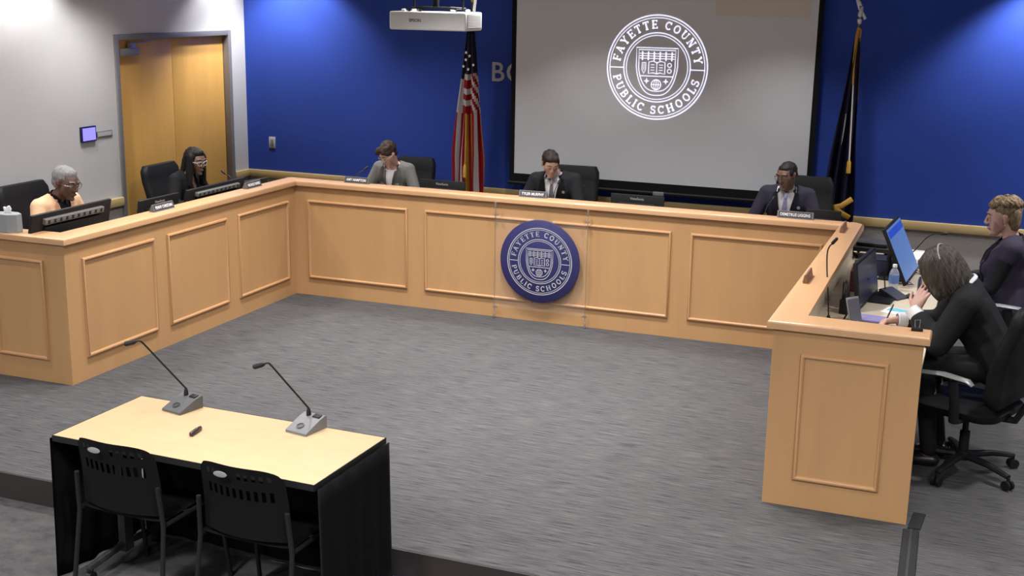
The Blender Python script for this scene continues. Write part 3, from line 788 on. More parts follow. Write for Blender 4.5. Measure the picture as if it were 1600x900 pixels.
# papers lying by the step
pp = thing('folder', 'blue and white folder lying on the floor beside the step', 'folder', (3.085, -.265, -DROP), R(12))
obj('cover', solo(bx, -.10, .10, -.07, .07, 0, .012, .002), mat('folder_blue', (.06, .09, .25), .5), pp); obj('label_strip', solo(bx, -.095, .095, .01, .04, .0118, .0135), M_PAPER, pp, False)
ye = thing('envelope', 'yellow envelope lying on the floor beside the blue folder', 'envelope', (3.29, -.26, -DROP), R(-18))
obj('sheet', solo(bx, -.07, .07, -.05, .05, 0, .008, .001), mat('manila', (.55, .42, .16), .7), ye); b = new(); v_ = [b.verts.new(p) for p in ((-.068, .048, .0085), (.068, .048, .0085), (0, -.01, .0095))]; b.faces.new(v_); bmesh.ops.solidify(b, geom=list(b.faces), thickness=.001); obj('flap', b, mat('manila_flap', (.50, .37, .13), .7), ye, False)
# cord cover on the floor at the end of the staff wing
cc = thing('cord_cover', 'grey rubber cord cover running along the carpet beside the end panel', 'cord cover', (5.384, .42, 0), R(1.75))
prof = [(-.040, 0), (-.036, .006), (-.012, .008), (.012, .008), (.036, .006), (.040, 0)]
b = new(); loft(b, [[Vector((x, y, z + .0005)) for x, z in prof] for y in (-.59, .61)]); obj('channel', b, M_RUBBER, cc)
b = new(); bx(b, -.006, .006, -.59, .61, .0080, .0098); obj('groove_strip', b, M_DKMETAL, cc, False)
b = new(); loft(b, [[Vector((x * .8 + .012 + (y - .63) * .1, y, z + .0005)) for x, z in prof] for y in (.63, .84)]); obj('channel', b, M_RUBBER, cc)

# ================================================================== NAMEPLATES
def nameplate(loc, rotz, txt, label, w_=.245, m=None):
    t = thing('nameplate', label, 'nameplate', loc, rotz, 'nameplates on the ledge')
    m = m or mat('plate_stand', (.13, .13, .14), .45)
    prof = [(-.026, 0), (-.022, .004), (-.004, .052), (.004, .052), (.026, .004), (.026, 0)]
    b = new(); loft(b, [[Vector((x, y, z)) for y, z in prof] for x in (-w_ / 2, w_ / 2)]); st = obj('stand', b, m, t, angle=20)
    tl = R(70)
    b = new(); box(b, (0, -.0145, .028), (w_ - .02, .003, .044), 0, Matrix.Rotation(-R(20.5), 3, 'X')); obj('plate', b, mat('plate_face', (.06, .06, .068), .45, spec=.3), t, False)
    me = text_mesh(txt, .031, .0006, 'CENTER', .0005)
    for v in me.vertices: v.co.x *= (w_ - .045) / max(.05, max(q.co.x for q in me.vertices) - min(q.co.x for q in me.vertices)) if False else 1
    xs = [v.co.x for v in me.vertices]; k = (w_ - .045) / (max(xs) - min(xs))
    for v in me.vertices: v.co.x *= k
    mobj('lettering', me, M_WHITE, t, False, loc=(0, -.0168, .0275), rot=(R(69.5), 0, 0))
    return t
nameplate((-.088, 2.335, H), R(90), 'PENNY CHRISTIAN', 'grey nameplate reading PENNY CHRISTIAN on the left counter ledge', .24)
nameplate((-.088, 3.53, H), R(90), 'NICHOLE HARRIS', 'grey nameplate nearest the inner corner on the left counter ledge', .22)
nameplate((.56, 4.13, H), 0, 'AMY HAMPTON', 'grey nameplate before the woman in a grey blazer', .23)
nameplate((2.155, 4.13, H), 0, 'TYLER MURPHY', 'grey nameplate before the man looking down over the seal', .235)
nameplate((4.235, 4.13, H), 0, 'DEMETRUS LIGGINS', 'grey nameplate before the man in the navy suit', .265)
M_PLW = mat('plate_wood', (.22, .10, .045), .5)
def edge_plate(loc, label):
    t = thing('nameplate', label, 'nameplate', loc, R(-90), 'nameplates on the staff ledge')
    prof = [(-.014, 0), (-.003, .05), (.003, .05), (.012, 0)]
    b = new(); loft(b, [[Vector((x, y, z)) for y, z in prof] for x in (-.115, .115)]); obj('stand', b, M_PLW, t, angle=20)
    b = new(); box(b, (0, -.0105, .027), (.22, .003, .044), 0, Matrix.Rotation(-R(12.4), 3, 'X')); obj('plate', b, M_GREYPL, t, False)
edge_plate((4.625, 3.80, H), 'brown nameplate seen edge-on at the far end of the staff ledge')
edge_plate((4.625, 2.10, H), 'brown nameplate seen edge-on at the middle of the staff ledge')

# ================================================================== MONITORS
def monitor(loc, rotz, w_, h_, tilt, label, vents=False, logo=None, lit=None, zlift=.06, group='monitors on the dais', bezel=M_BLACKPL, base=True):
    t = thing('monitor', label, 'monitor', loc, rotz, group)
    T = Matrix.Translation((0, 0, zlift)) @ Matrix.Rotation(R(tilt), 4, 'X')
    def put(b): bmesh.ops.transform(b, matrix=T, verts=b.verts); return b
    b = new(); box(b, (0, -.012, h_ / 2), (w_, .024, h_), .004); box(b, (0, -.032, h_ * .45), (w_ * .7, .03, h_ * .6), .01); sh = obj('shell', put(b), bezel, t)
    b = new(); bx(b, -w_ / 2 + .014, w_ / 2 - .014, -.0005, .0015, .02, h_ - .014)
    obj('display', put(b), lit or mat('display_off', (.012, .012, .018), .2), t, False)
    if vents:
        b = new(); bx(b, -w_ * .37, w_ * .37, -.0505, -.020, h_ * .80, h_ * .91, .003); vp = obj('vent_strip', put(b), mat('vent_grey', (.15, .15, .155), .5), sh)
        for k in range(10):
            b = new(); x = -w_ * .33 + w_ * .66 * k / 9; bx(b, x - .012, x + .012, -.0525, -.050, h_ * .825, h_ * .845); bx(b, x - .012, x + .012, -.0525, -.050, h_ * .865, h_ * .885); bx(b, x - .004, x + .004, -.0525, -.050, h_ * .845, h_ * .865)
            obj('vent_slot', put(b), M_BLACKPL, vp, False)
        b = new()
        for x, z in ((-w_ * .1, .55), (w_ * .12, .55), (-w_ * .06, .45), (w_ * .02, .42)): lathe(b, [(.006, 0), (.006, .002)], 8, m=Matrix.Translation((x, -.0475, h_ * z)) @ Matrix.Rotation(PI / 2, 4, 'X'))
        obj('screws', put(b), M_STEEL, sh)
    if logo:
        me = text_mesh(logo, .028, .0004, 'CENTER'); me.transform(T @ Matrix.Translation((0, -.0485 if False else -.0245, h_ * .88)) @ Matrix.Rotation(PI / 2, 4, 'X')); mobj('lettering', me, M_SILVER, sh, False)
    if base:
        b = new(); tube(b, [(0, -.06, .012), (0, -.075, zlift + h_ * .2), (0, -.05, zlift + h_ * .42)], .018, 8, rb=.03); obj('stand_neck', b, bezel, t)
        b = new(); bx(b, -min(.13, w_ * .3), min(.13, w_ * .3), -.14, .06, .0, .012, .004); obj('stand_base', b, bezel, t)
    return t
DZ_ = .74
monitor((-.36, 1.60, DZ_), R(90), .79, .36, 12, 'large monitor seen from behind next to the tissue box', vents=True, zlift=.03)
monitor((-.36, 3.30, DZ_), R(90), .80, .29, 14, 'wide monitor seen from behind before the woman in black', vents=True, zlift=.03)
monitor((-.40, 2.64, DZ_), R(88), .46, .27, 10, 'low monitor between the two large ones behind the counter', logo='ViewSonic', zlift=.03)
monitor((-.33, 3.80, DZ_), R(80), .40, .25, 12, 'small monitor nearest the inner corner behind the counter', zlift=.03)
monitor((1.21, 4.45, DZ_), 0, .42, .255, -3, 'monitor top beside the woman in a grey blazer', logo='ViewSonic', zlift=.03)
monitor((2.93, 4.45, DZ_), 0, .44, .26, -3, 'monitor top to the right of the man above the seal', logo='ViewSonic', zlift=.03)
monitor((4.40, 4.45, DZ_), 0, .26, .255, -3, 'monitor top beside the man in the navy suit', zlift=.03)
M_BLUESCR = mat('blue_page', (.05, .10, .25), .3, emit=((.10, .19, .42), .55))
ma = monitor((5.135, 3.57, DZ_), R(-94), .60, .40, 25, 'tilted monitor with a lit blue page on the staff desk', lit=M_BLUESCR, zlift=.022, group=None, base=False)
b = new(); bx(b, -.27, .27, .0018, .0028, .32, .37); bmesh.ops.transform(b, matrix=Matrix.Translation((0, 0, .022)) @ Matrix.Rotation(R(25), 4, 'X'), verts=b.verts); obj('page_header', b, mat('blue_head', (.02, .05, .3), .3, emit=((.02, .06, .40), .6)), ma, False)
b = new(); tube(b, [(0, -.14, .22), (0, -.17, .14), (0, -.17, .012)], .016, 8); bx(b, -.12, .12, -.22, -.06, 0, .012, .004); obj('stand', b, M_BLACKPL, ma)
for s in (-1, 1):
    b = new(); tube(b, [(s * .2, -.06, .06), (s * .2, .03, .010), (s * .2, -.10, .010)], .008, 6); obj('kick_stand', b, M_DKMETAL, ma)
mb_ = monitor((4.925, 2.77, DZ_), R(-95.5), .58, .29, 8, 'dark monitor standing nearest the end ledge on the staff desk', lit=mat('display_violet', (.03, .028, .06), .25), zlift=.015, group=None, base=False)
b = new(); bx(b, -.30, .0, -.05, .13, 0, .012, .004); tube(b, [(0, -.03, .012), (0, -.05, .1), (0, -.025, .16)], .016, 8); obj('stand', b, M_BLACKPL, mb_)

# ================================================================== SMALL THINGS ON THE DAIS
tx = thing('tissue_box', 'grey eight-sided tissue box with a white tissue, on the left ledge', 'tissue box', (-.475, 1.215, H))
b = new(); n = 8
loft(b, [[Vector((r_ * math.cos(2 * PI * (k + .5) / n), .62 * r_ * math.sin(2 * PI * (k + .5) / n), z)) for k in range(n)] for r_, z in ((.100, 0), (.103, .004), (.100, .118), (.096, .122))]); obj('carton', b, mat('tissue_grey', (.27, .28, .29), .6), tx, angle=20)
b = new(); hull(b, [((0, 0, .12), (.018, .010, .006)), ((.004, .004, .15), (.026, .012, .012)), ((.014, 0, .168), (.010, .006, .005))]); hull(b, [((-.01, 0, .12), (.012, .01, .006)), ((-.02, -.004, .158), (.010, .008, .006))]); obj('tissue', b, M_WHITE, tx)

def stick_mic(loc, pts, label, rb=.03):
    t = thing('gooseneck_microphone', label, 'microphone', loc)
    b = new(); lathe(b, [(rb, 0), (rb, .006), (rb * .4, .016), (.007, .03)], 18); obj('base', b, M_BLACKPL, t)
    b = new(); gooseneck(b, pts, .004); obj('gooseneck', b, M_BLACKPL, t)
    a, c = Vector(pts[-2]), Vector(pts[-1]); d = (c - a).normalized()
    b = new(); tube(b, [c - d * .004, c, c + d * .008, c + d * .04, c + d * .046], [.005, .009, .010, .010, .006], 12); obj('mic_head', b, M_BLACKPL, t)
    return t
stick_mic((4.745, 2.22, DZ_), [(0, 0, .02), (-.012, 0, .15), (-.03, 0, .30), (-.036, 0, .40), (-.028, 0, .44), (-.012, 0, .462)], 'tall gooseneck microphone rising behind the staff ledge')
stick_mic((5.06, 4.33, DZ_), [(0, 0, .02), (.04, 0, .07), (.09, 0, .14), (.14, 0, .185), (.20, 0, .195)], 'gooseneck microphone in front of the woman with short fair hair')
for (x, y, dx, dy, lab) in ((.27, 4.5, .10, .12, 'short black microphone before the woman in a grey blazer'), (2.18, 4.5, .0, .16, 'short black microphone before the man above the seal'), (3.92, 4.5, .05, .16, 'short black microphone before the man in the navy suit')):
    stick_mic((x, y, DZ_), [(0, 0, .02), (dx * .1, dy * .1, .12), (dx * .5, dy * .5, .25), (dx, dy, .30)], lab)
stick_mic((-.45, 3.86, DZ_), [(0, 0, .02), (-.01, .0, .12), (-.08, .03, .25), (-.16, .05, .29)], 'short microphone before the woman with long black hair')
stick_mic((-.45, 2.20, DZ_), [(0, 0, .02), (-.01, .0, .10), (-.07, .03, .19), (-.13, .05, .21)], 'short microphone beside the large monitor of the man in peach')

def flat(name, loc, rotz, w_, d_, h_, m, label, cat, extra=None):
    t = thing(name, label, cat, loc, rotz)
    obj('body', solo(bx, -w_ / 2, w_ / 2, -d_ / 2, d_ / 2, 0, h_, min(.004, h_ * .3)), m, t)
    if extra: extra(t)
    return t
def ex_flyer(t):
    obj('picture', solo(bx, -.115, .09, -.02, .065, .0019, .0026), mat('turquoise_print', (.05, .36, .46), .5, noise=((30, 30, 1), .3, (.30, .58, .66), 3)), t, False)
    obj('photo_strip', solo(bx, .092, .125, -.02, .065, .0019, .0026), mat('photo_print', (.22, .12, .07), .5), t, False)
flat('flyer', (5.16, 2.60, DZ_), R(-14), .27, .15, .002, M_PAPER, 'white flyer with a turquoise picture on the staff desk', 'flyer', ex_flyer)
flat('paper_sheet', (5.20, 2.42, DZ_), R(-10), .21, .28, .002, M_PAPER, 'white sheet under the writing hand on the staff desk', 'paper')
flat('notebook', (4.99, 2.33, DZ_), R(-8), .19, .15, .012, mat('purple_cover', (.12, .10, .24), .5), 'purple notebook lying by the end ledge on the staff desk', 'notebook', lambda t: obj('pages', solo(bx, -.09, .09, -.07, .07, .0119, .0135), mat('lilac_page', (.20, .18, .34), .6), t, False))
flat('paper_sheet', (5.15, 4.45, DZ_), R(20), .22, .28, .003, M_PAPER, 'white sheet at the far end of the staff desk', 'paper')
flat('paper_sheet', (5.13, 4.05, DZ_), R(-6), .20, .26, .003, M_PAPER, 'white sheet beside the lit monitor on the staff desk', 'paper')
# tablet on a stand
tl = thing('tablet', 'small grey tablet propped up by the end ledge on the staff desk', 'tablet', (4.885, 2.24, DZ_), R(-128))
b = new(); box(b, (0, 0, .075), (.10, .008, .15), .003, Matrix.Rotation(R(18), 3, 'X')); bmesh.ops.translate(b, vec=(0, 0, .0), verts=b.verts); obj('shell', b, M_GREYPL, tl)
b = new(); box(b, (0, .0075, .075), (.088, .002, .132), 0, Matrix.Rotation(R(18), 3, 'X')); obj('display', b, mat('tablet_screen', (.10, .10, .13), .2), tl, False)
b = new(); tube(b, [(0, -.02, .09), (0, -.07, .004)], .006, 6); obj('prop', b, M_BLACKPL, tl)
# power adapters with plugs and cords
pa = thing('power_strip', 'black power adapters with looped cords behind the staff ledge', 'power adapter', (4.815, 2.44, DZ_), R(80))
b = new(); box(b, (0, 0, .045), (.10, .05, .09), .006); obj('body', b, M_BLACKPL, pa)
for x in (-.03, .02):
    b = new(); box(b, (x, 0, .11), (.025, .03, .045), .005); gooseneck(b, [(x, 0, .13), (x + .004, 0, .17), (x + .03, .02, .19), (x + .06, .03, .14), (x + .08, .03, .01)], .004); obj('plug', b, M_BLACKPL, pa)
flat('binder', (4.80, 3.22, DZ_), R(92), .40, .07, .135, mat('maroon', (.12, .035, .045), .6), 'maroon binder leaning by the staff ledge', 'binder', lambda t: obj('spine_label', solo(bx, -.06, .06, -.0365, -.0345, .05, .09), M_PAPER, t, False))
flat('equipment_box', (4.92, 3.66, DZ_), R(4), .20, .16, .11, mat('navy_box', (.02, .02, .055), .5), 'navy box between the two staff monitors', 'box', lambda t: obj('lid', solo(bx, -.102, .102, -.082, .082, .11, .118, .003), mat('navy_lid', (.03, .03, .06), .4), t))
# laptop riser and the device on it
lr = thing('monitor_riser', 'black riser shelf at the far end of the staff ledge', 'riser', (4.80, 4.25, DZ_), R(2))
obj('shelf', solo(bx, -.16, .13, -.13, .13, .055, .085, .006), M_BLACKPL, lr)
for s in (-1, 1):
    b = new(); tube(b, [(-.15, s * .11, .055), (-.10, s * .11, .004)], .012, 6); obj('leg', b, M_BLACKPL, lr)
    b = new(); tube(b, [(.12, s * .11, .055), (.08, s * .11, .004)], .012, 6); obj('leg', b, M_BLACKPL, lr)
flat('laptop', (4.80, 4.26, DZ_ + .086), R(-4), .22, .17, .018, M_BLACKPL, 'closed black laptop lying on the riser shelf', 'laptop', lambda t: obj('lid', solo(bx, -.11, .11, -.085, .085, .018, .028, .003), M_DKMETAL, t))
# wedge microphone unit
wu = thing('microphone_unit', 'dark wedge-shaped microphone unit between the staff monitors', 'microphone unit', (5.05, 2.98, DZ_), R(60))
b = new(); loft(b, [[Vector((x, y, z)) for y, z in ((-.075, 0), (-.075, .010), (.05, .055), (.065, .052), (.07, 0))] for x in (-.06, .06)]); obj('base', b, M_DKMETAL, wu, angle=20)
b = new(); cyl(b, (-.03, .04, .05), (-.03, .06, .17), .004, 8); obj('stem', b, M_BLACKPL, wu)
bo = thing('water_bottle', 'clear water bottle with a white cap on the staff desk', 'bottle', (5.035, 3.19, DZ_))
b = new(); lathe(b, [(.028, 0), (.032, .006), (.032, .04), (.029, .05), (.032, .06), (.032, .11), (.026, .13), (.013, .15), (.013, .158)], 20); obj('bottle_body', b, mat('bottle_plastic', (.75, .82, .92), .08, trans=.75), bo)
b = new(); lathe(b, [(.0325, .05), (.0328, .055), (.0328, .10), (.0325, .105)], 20); obj('paper_label', b, mat('bottle_label', (.12, .22, .5), .5), bo)
b = new(); lathe(b, [(.0145, .156), (.0145, .172), (.012, .174)], 16); obj('cap', b, M_WHITEPL, bo)
ms = thing('computer_mouse', 'black computer mouse beside the leaning hand on the staff desk', 'mouse', (5.175, 3.0, DZ_), R(70))
b = new(); hull(b, [((0, -.02, .014), (.03, .035, .014)), ((0, .025, .012), (.026, .03, .012))]); obj('body', b, M_BLACKPL, ms); b = new(); cyl(b, (-.004, .03, .026), (.004, .03, .026), .006, 10); obj('wheel', b, M_GREYPL, ms)
kb = flat('keyboard', (5.245, 3.42, DZ_), R(-88), .42, .13, .016, M_BLACKPL, 'black keyboard before the lit staff monitor', 'keyboard', lambda t: [obj('key_row', solo(bx, -.20, .20, -.055 + .022 * k, -.037 + .022 * k, .016, .021), M_DKMETAL, t, False) for k in range(5)])
# phone stand on end ledge
ps = thing('desk_clip', 'small black clip with a wire loop on the end ledge', 'clip', (5.295, 1.175, H), R(4))
b = new(); bx(b, -.028, .028, -.012, .012, 0, .018, .003); obj('block', b, M_BLACKPL, ps)
b = new(); tube(b, [(-.010, 0, .016), (-.014, 0, .055), (.012, 0, .058), (.010, 0, .016)], .002, 6); obj('wire_loop', b, M_STEEL, ps)

# ================================================================== OFFICE CHAIRS
def slab(bm, secs, n=5):
    """secs: (z, y centre, width, depth, corner radius) -> lofted cushion"""
    rings = []
    for z, yc, wd, dp, r_ in secs:
        rings.append([Vector((x, y + yc, z)) for x, y in rrect(wd, dp, min(r_, wd * .49, dp * .49), n)])
    loft(bm, rings)
def office_chair(loc, rotz, label, seat=.42, top=1.07, half=.27, spin=0.0, pads=None, back=-.25):
    t = thing('office_chair', label, 'office chair', loc, rotz, 'office chairs around the dais')
    b = new(); slab(b, [(seat - .075, 0, .40, .40, .08), (seat - .06, 0, .47, .47, .10), (seat - .02, 0, .50, .50, .12), (seat - .005, 0, .47, .47, .12), (seat, 0, .40, .40, .10)])
    obj('seat', b, M_LEATHER, t, angle=60)
    b = new(); z0 = seat + .03; hh = top - z0; secs = []
    for k in range(13):
        v = k / 12; z = z0 + hh * v
        edge = min(1, 6 * v + .55, 6 * (1 - v) + .62)
        wd = half * 2 * (1 - .10 * abs(v - .55)) * (edge ** .25); dp = (.10 - .02 * v) * (edge ** .8)
        secs.append((z, back + .03 * math.sin(PI * min(1, v * 1.3)) - .10 * v, wd, dp, .04))
    slab(b, secs); obj('backrest', b, M_LEATHER, t, angle=60)
    b = new(); tube(b, [(0, -.10, seat - .085), (0, -.27, seat - .07), (0, -.33, seat + .05), (0, back - .10, seat + .22)], .02, 8, rb=.035); obj('back_bracket', b, M_BLACKPL, t)
    for s in (-1, 1):
        b = new(); tube(b, [(s * .22, -.05, seat - .07), (s * .30, -.05, seat - .06), (s * .31, -.05, seat + .04), (s * .31, -.03, seat + .17)], .016, 8, rb=.03); ar = obj('armrest', b, M_BLACKPL, t)
        b = new(); tube(b, [(s * .31, -.14, seat + .165), (s * .31, -.11, seat + .185), (s * .31, .03, seat + .195), (s * .305, .16, seat + .18), (s * .30, .19, seat + .16)], [.008, .012, .013, .012, .008], 8, rb=[.02, .032, .034, .032, .02]); obj('arm_pad', b, pads or M_BLACKPL, ar)
    b = new(); cyl(b, (0, 0, .09), (0, 0, .24), .028, 14); cyl(b, (0, 0, .24), (0, 0, seat - .08), .017, 12); box(b, (0, 0, seat - .085), (.20, .24, .025), .005); obj('gas_lift', b, M_BLACKPL, t)
    b = new(); lathe(b, [(.04, .075), (.045, .085), (.04, .125), (.03, .13)], 16); obj('hub', b, M_BLACKPL, t)
    for k in range(5):
        a = 2 * PI * k / 5 + spin; d = Vector((math.cos(a), math.sin(a), 0))
        b = new(); tube(b, [d * .03 + Vector((0, 0, .10)), d * .18 + Vector((0, 0, .098)), d * .32 + Vector((0, 0, .075))], [.022, .018, .014], 8, rb=[.028, .024, .018]); lg = obj('leg', b, M_BLACKPL, t)
        c = d * .32; pn = Vector((-d.y, d.x, 0))
        b = new()
        for q in (-1, 1): cyl(b, c + pn * (q * .008) + Vector((0, 0, .028)), c + pn * (q * .024) + Vector((0, 0, .028)), .028, 14)
        cyl(b, c + Vector((0, 0, .03)), c + Vector((0, 0, .075)), .009, 8); obj('caster', b, M_BLACKPL, lg)
    return t

# ================================================================== PEOPLE
def skinmat(name, c): return mat(name, c, .55, noise=((25, 25, 25), .08, None, 3))
def clothmat(name, c, r_=.85): return mat(name, c, r_, spec=.25, noise=((90, 90, 90), .12, None, 2))
def hairmat(name, c, c2): return mat(name, c, .62, spec=.2, noise=((160, 160, 14), .3, c2, 4))
def ik(S, T, L1, L2, pole):
    d = T - S; L = min(d.length, (L1 + L2) * .995); dn = d.normalized()
    a = (L1 * L1 - L2 * L2 + L * L) / (2 * L); h = math.sqrt(max(0, L1 * L1 - a * a))
    p = pole - dn * pole.dot(dn); p.normalize()
    return S + dn * a + p * h, S + dn * L
def hand(bm, wrist, d, n, side, curl, s=1.0, spreadf=1.0, thumb=.6):
    """d = towards the fingers, n = out of the back of the hand, side = +1 right hand"""
    d = d.normalized(); n = (n - d * n.dot(d)).normalized(); x = d.cross(n) * 1.0      # across the palm
    if side < 0: x = -x
    # x points to the thumb side
    pc = wrist + d * .05 * s
    hull(bm, [(wrist, .024 * s), (wrist + d * .03 * s + x * .02 * s, .019 * s), (wrist + d * .03 * s - x * .02 * s, .018 * s), (wrist + d * .085 * s + x * .028 * s, .013 * s), (wrist + d * .078 * s - x * .03 * s, .012 * s)], level=1)
    for k, (off, ln) in enumerate(((.028, .074), (.010, .082), (-.010, .076), (-.029, .060))):
        p = wrist + d * (.085 - .006 * abs(k - 1)) * s + x * off * s
        dd = (d + x * (.10 * (1.2 - k) * spreadf)).normalized(); ang = 0
        for q, fr in enumerate((.45, .32, .26)):
            ang += curl * (.8 if q == 0 else 1.0)
            dv = dd * math.cos(ang) - n * math.sin(ang)
            p2 = p + dv * ln * fr * s
            hull(bm, [(p, (.0093 - .0009 * q) * s), (p2, (.0087 - .0010 * q) * s)], level=1); p = p2
    p = wrist + d * .025 * s + x * .026 * s
    dv = (d * .65 + x * .75 - n * .15).normalized()
    for q, ln in enumerate((.038, .032, .026)):
        p2 = p + dv * ln * s; hull(bm, [(p, (.0125 - .0015 * q) * s), (p2, (.011 - .0015 * q) * s)], level=1); p = p2
        dv = (dv + d * .35 * thumb - n * .35 * thumb).normalized()
    return wrist + d * .12 * s - n * .02 * s

def person(label, head_w, rotz, c):
    s = c.get('s', .96); sk = c['skin']; lean = R(c.get('lean', 12)); sw = c.get('sw', .175) * s
    u = Vector((0, math.sin(lean), math.cos(lean))); f = Vector((0, math.cos(lean), -math.sin(lean))); ex = Vector((1, 0, 0))
    roll = R(c.get('side', 0)); u = (Matrix.Rotation(roll, 3, 'Y') @ u)
    ex = (ex - u * ex.dot(u)).normalized(); f = u.cross(ex) * 1.0
    nd = (u + Vector((0, math.sin(lean) * .2, 0)) + f * c.get('neckf', .25)).normalized()
    offs = u * (.50 * s) + nd * (c.get('nl', .143) * s) + f * (.012 * s)
    Rz = Matrix.Rotation(rotz, 3, 'Z')
    root = Vector(head_w) - Rz @ Vector((offs.x, offs.y, 0)); pz = head_w[2] - offs.z
    t = thing('person', label, 'person', (root.x, root.y, 0), rotz)
    P = Vector((0, 0, pz)); seat = pz - .095 * s
    def L(x, y, a): return P + ex * (x * s) + f * (y * s) + u * (a * s)
    Ht = P + offs
    Hm = Matrix.Translation(Ht) @ Matrix.Rotation(R(c.get('yaw', 0)), 4, 'Z') @ Matrix.Rotation(-R(c.get('pitch', 15)), 4, 'X') @ Matrix.Rotation(R(c.get('hroll', 0)), 4, 'Y') @ Matrix.Scale(s * c.get('hs', 1.0), 4)
    tor = Matrix((ex, f, u)).transposed()
    fem = c.get('fem', False)
    # arms
    arms = {}
    for sd in (1, -1):
        S = L(sd * sw / s, -.012, .445); T = Vector(c['hands'][0 if sd > 0 else 1])
        T = Vector((T.x, T.y, T.z))
        pole = Vector(c.get('poles', {}).get(sd, (sd * .55, -.25, -.8)))
        E_, Wr = ik(S, T, .285 * s, .25 * s, pole); arms[sd] = (S, E_, Wr)
    gi = c.get('girth', 1.0)
    def torso(bm, e, low=0.0, arm_to=1.0, neck=False, bust=True):
        pel = (L(0, 0, .0), ((.165 + (.01 if fem else 0)) * s * gi + e, .12 * s * gi + e, .105 * s + e), tor)
        wai = (L(0, .0, .18), ((.130 if fem else .145) * s * gi + e, (.10) * s * gi * gi + e, .09 * s + e), tor)
        che = (L(0, .012, .33), ((.150 if fem else .168) * s * gi + e, .112 * s * gi + e, .12 * s + e), tor)
        upp = (L(0, -.008, .435), (.125 * s + e, .078 * s + e, .06 * s + e), tor)
        hull(bm, [pel, wai]); hull(bm, [wai, che]); hull(bm, [che, upp])
        for sd in (1, -1):
            S, E_, Wr = arms[sd]
            hull(bm, [upp, (S, .056 * s + e)]); hull(bm, [che, (S, .050 * s + e)]); hull(bm, [(L(sd * .02, -.03, .490), .040 * s + e * .7), (L(sd * .02, -.02, .44), .05 * s + e), (S, .050 * s + e)])
            if fem and bust: hull(bm, [(L(sd * .062, .075 * gi * gi, .30), (.062 * s + e * .6, .055 * s + e * .6, .062 * s + e * .6)), (L(sd * .06, .02, .34), .06 * s)])
            en = S.lerp(E_, min(1, arm_to * 2)); hull(bm, [(S, .054 * s + e), (en, .042 * s + e)])
            if arm_to > .5:
                k = (arm_to - .5) * 2; hull(bm, [(E_, .042 * s + e), (E_.lerp(Wr, k), (.042 - .014 * k) * s + e)])
    neckb = L(0, -.012, .46)
    # ---- body: one continuous skin surface
    b = new(); torso(b, -.006)
    hull(b, [(neckb, .062 * s), (L(0, -.004, .52), .053 * s)]); hull(b, [(L(0, -.004, .5), .053 * s), (Hm @ Vector((0, -.022, -.055)), .052 * s)])
    Hh = lambda items: hull(b, [(p, r_) for p, r_ in items], Hm)
    Hh([((0, -.014, .032), (.075, .095, .083))])
    Hh([((0, .036, .03), (.062, .054, .055)), ((0, .040, -.068), (.036, .040, .034)), ((.040, .008, -.05), .018), ((-.040, .008, -.05), .018), ((.045, .045, -.012), .024), ((-.045, .045, -.012), .024)])
    Hh([((0, .074, -.097), (.018, .016, .015)), ((0, .05, -.085), .03)])
    Hh([((0, .087, .018), .0085), ((0, .106, -.022), (.011, .010, .010))]); Hh([((0, .106, -.023), (.012, .010, .010)), ((.014, .094, -.028), .0085), ((-.014, .094, -.028), .0085)])
    for sd in (1, -1):
        Hh([((sd * .077, -.010, .012), (.006, .016, .018)), ((sd * .074, -.004, -.022), (.006, .010, .012))])
        Hh([((sd * .014, .088, .034), .0075), ((sd * .045, .076, .034), .008)])
        Hh([((sd * .031, .081, .016), (.016, .010, .007))]); Hh([((sd * .031, .080, -.004), (.015, .009, .005))])
    Hh([((0, .088, -.055), (.022, .010, .005))]); Hh([((0, .086, -.066), (.019, .010, .0055))])
    # legs
    foot = {}
    lg = c.get('legs', (.42, .40, .44, .38))
    hips = {}
    for sd in (1, -1):
        hp = P + Vector((sd * .085 * s, .0, -.015)); kf, af = (lg[0], lg[1]) if sd > 0 else (lg[2], lg[3])
        kn = Vector((sd * .11 * s, kf * s, seat + .065)); an = Vector((sd * .10 * s, af * s, .085)); hips[sd] = (hp, kn, an)
        hull(b, [(hp, .078 * s), (kn, .050 * s)]); hull(b, [(kn, .050 * s), (kn.lerp(an, .35) + Vector((0, -.012, 0)), .050 * s)]); hull(b, [(kn.lerp(an, .35) + Vector((0, -.012, 0)), .050 * s), (an, .033 * s)])
        hull(b, [(an - Vector((0, .03, .04)), .03 * s), (an + Vector((0, .09, -.052)), .03 * s)])
    # hands
    hp_ = c.get('handpose', {})
    for sd in (1, -1):
        S, E_, Wr = arms[sd]; d0 = (Wr - E_).normalized()
        q = hp_.get(sd, {})
        d_ = Vector(q['d']) if 'd' in q else (Vector((d0.x, d0.y, 0)).normalized() if abs(d0.z) < .9 else d0)
        n_ = Vector(q.get('n', (0, 0, 1)))
        hull(b, [(E_, .040 * s), (Wr, .026 * s)], level=1)
        hand(b, Wr, d_, n_, sd, q.get('curl', .35), s * c.get('hands_s', 1.0), thumb=q.get('thumb', .6))
    body_me = remesh(b, .0058 if c.get('fine') else .0065, 2, .4)
    body = mobj('body', body_me, sk, t, angle=180)
    # face details
    for sd in (1, -1):
        b = new(); hull(b, [((sd * .031, .0805, .006), (.0125, .0085, .0055))], Hm); ey = obj('eye', b, mat('eye_white', (.34, .31, .29), .4), body)
        b = new(); hull(b, [((sd * .031, .0875, .004), (.0055, .003, .0050))], Hm); obj('iris', b, mat('iris_dark', (.02, .012, .008), .2), ey)
        b = new(); tube(b, [Hm @ Vector(p) for p in ((sd * .013, .0945, .033), (sd * .03, .091, .0385), (sd * .05, .080, .034))], .0035 * s, 6); obj('eyebrow', b, c['brow'], body)
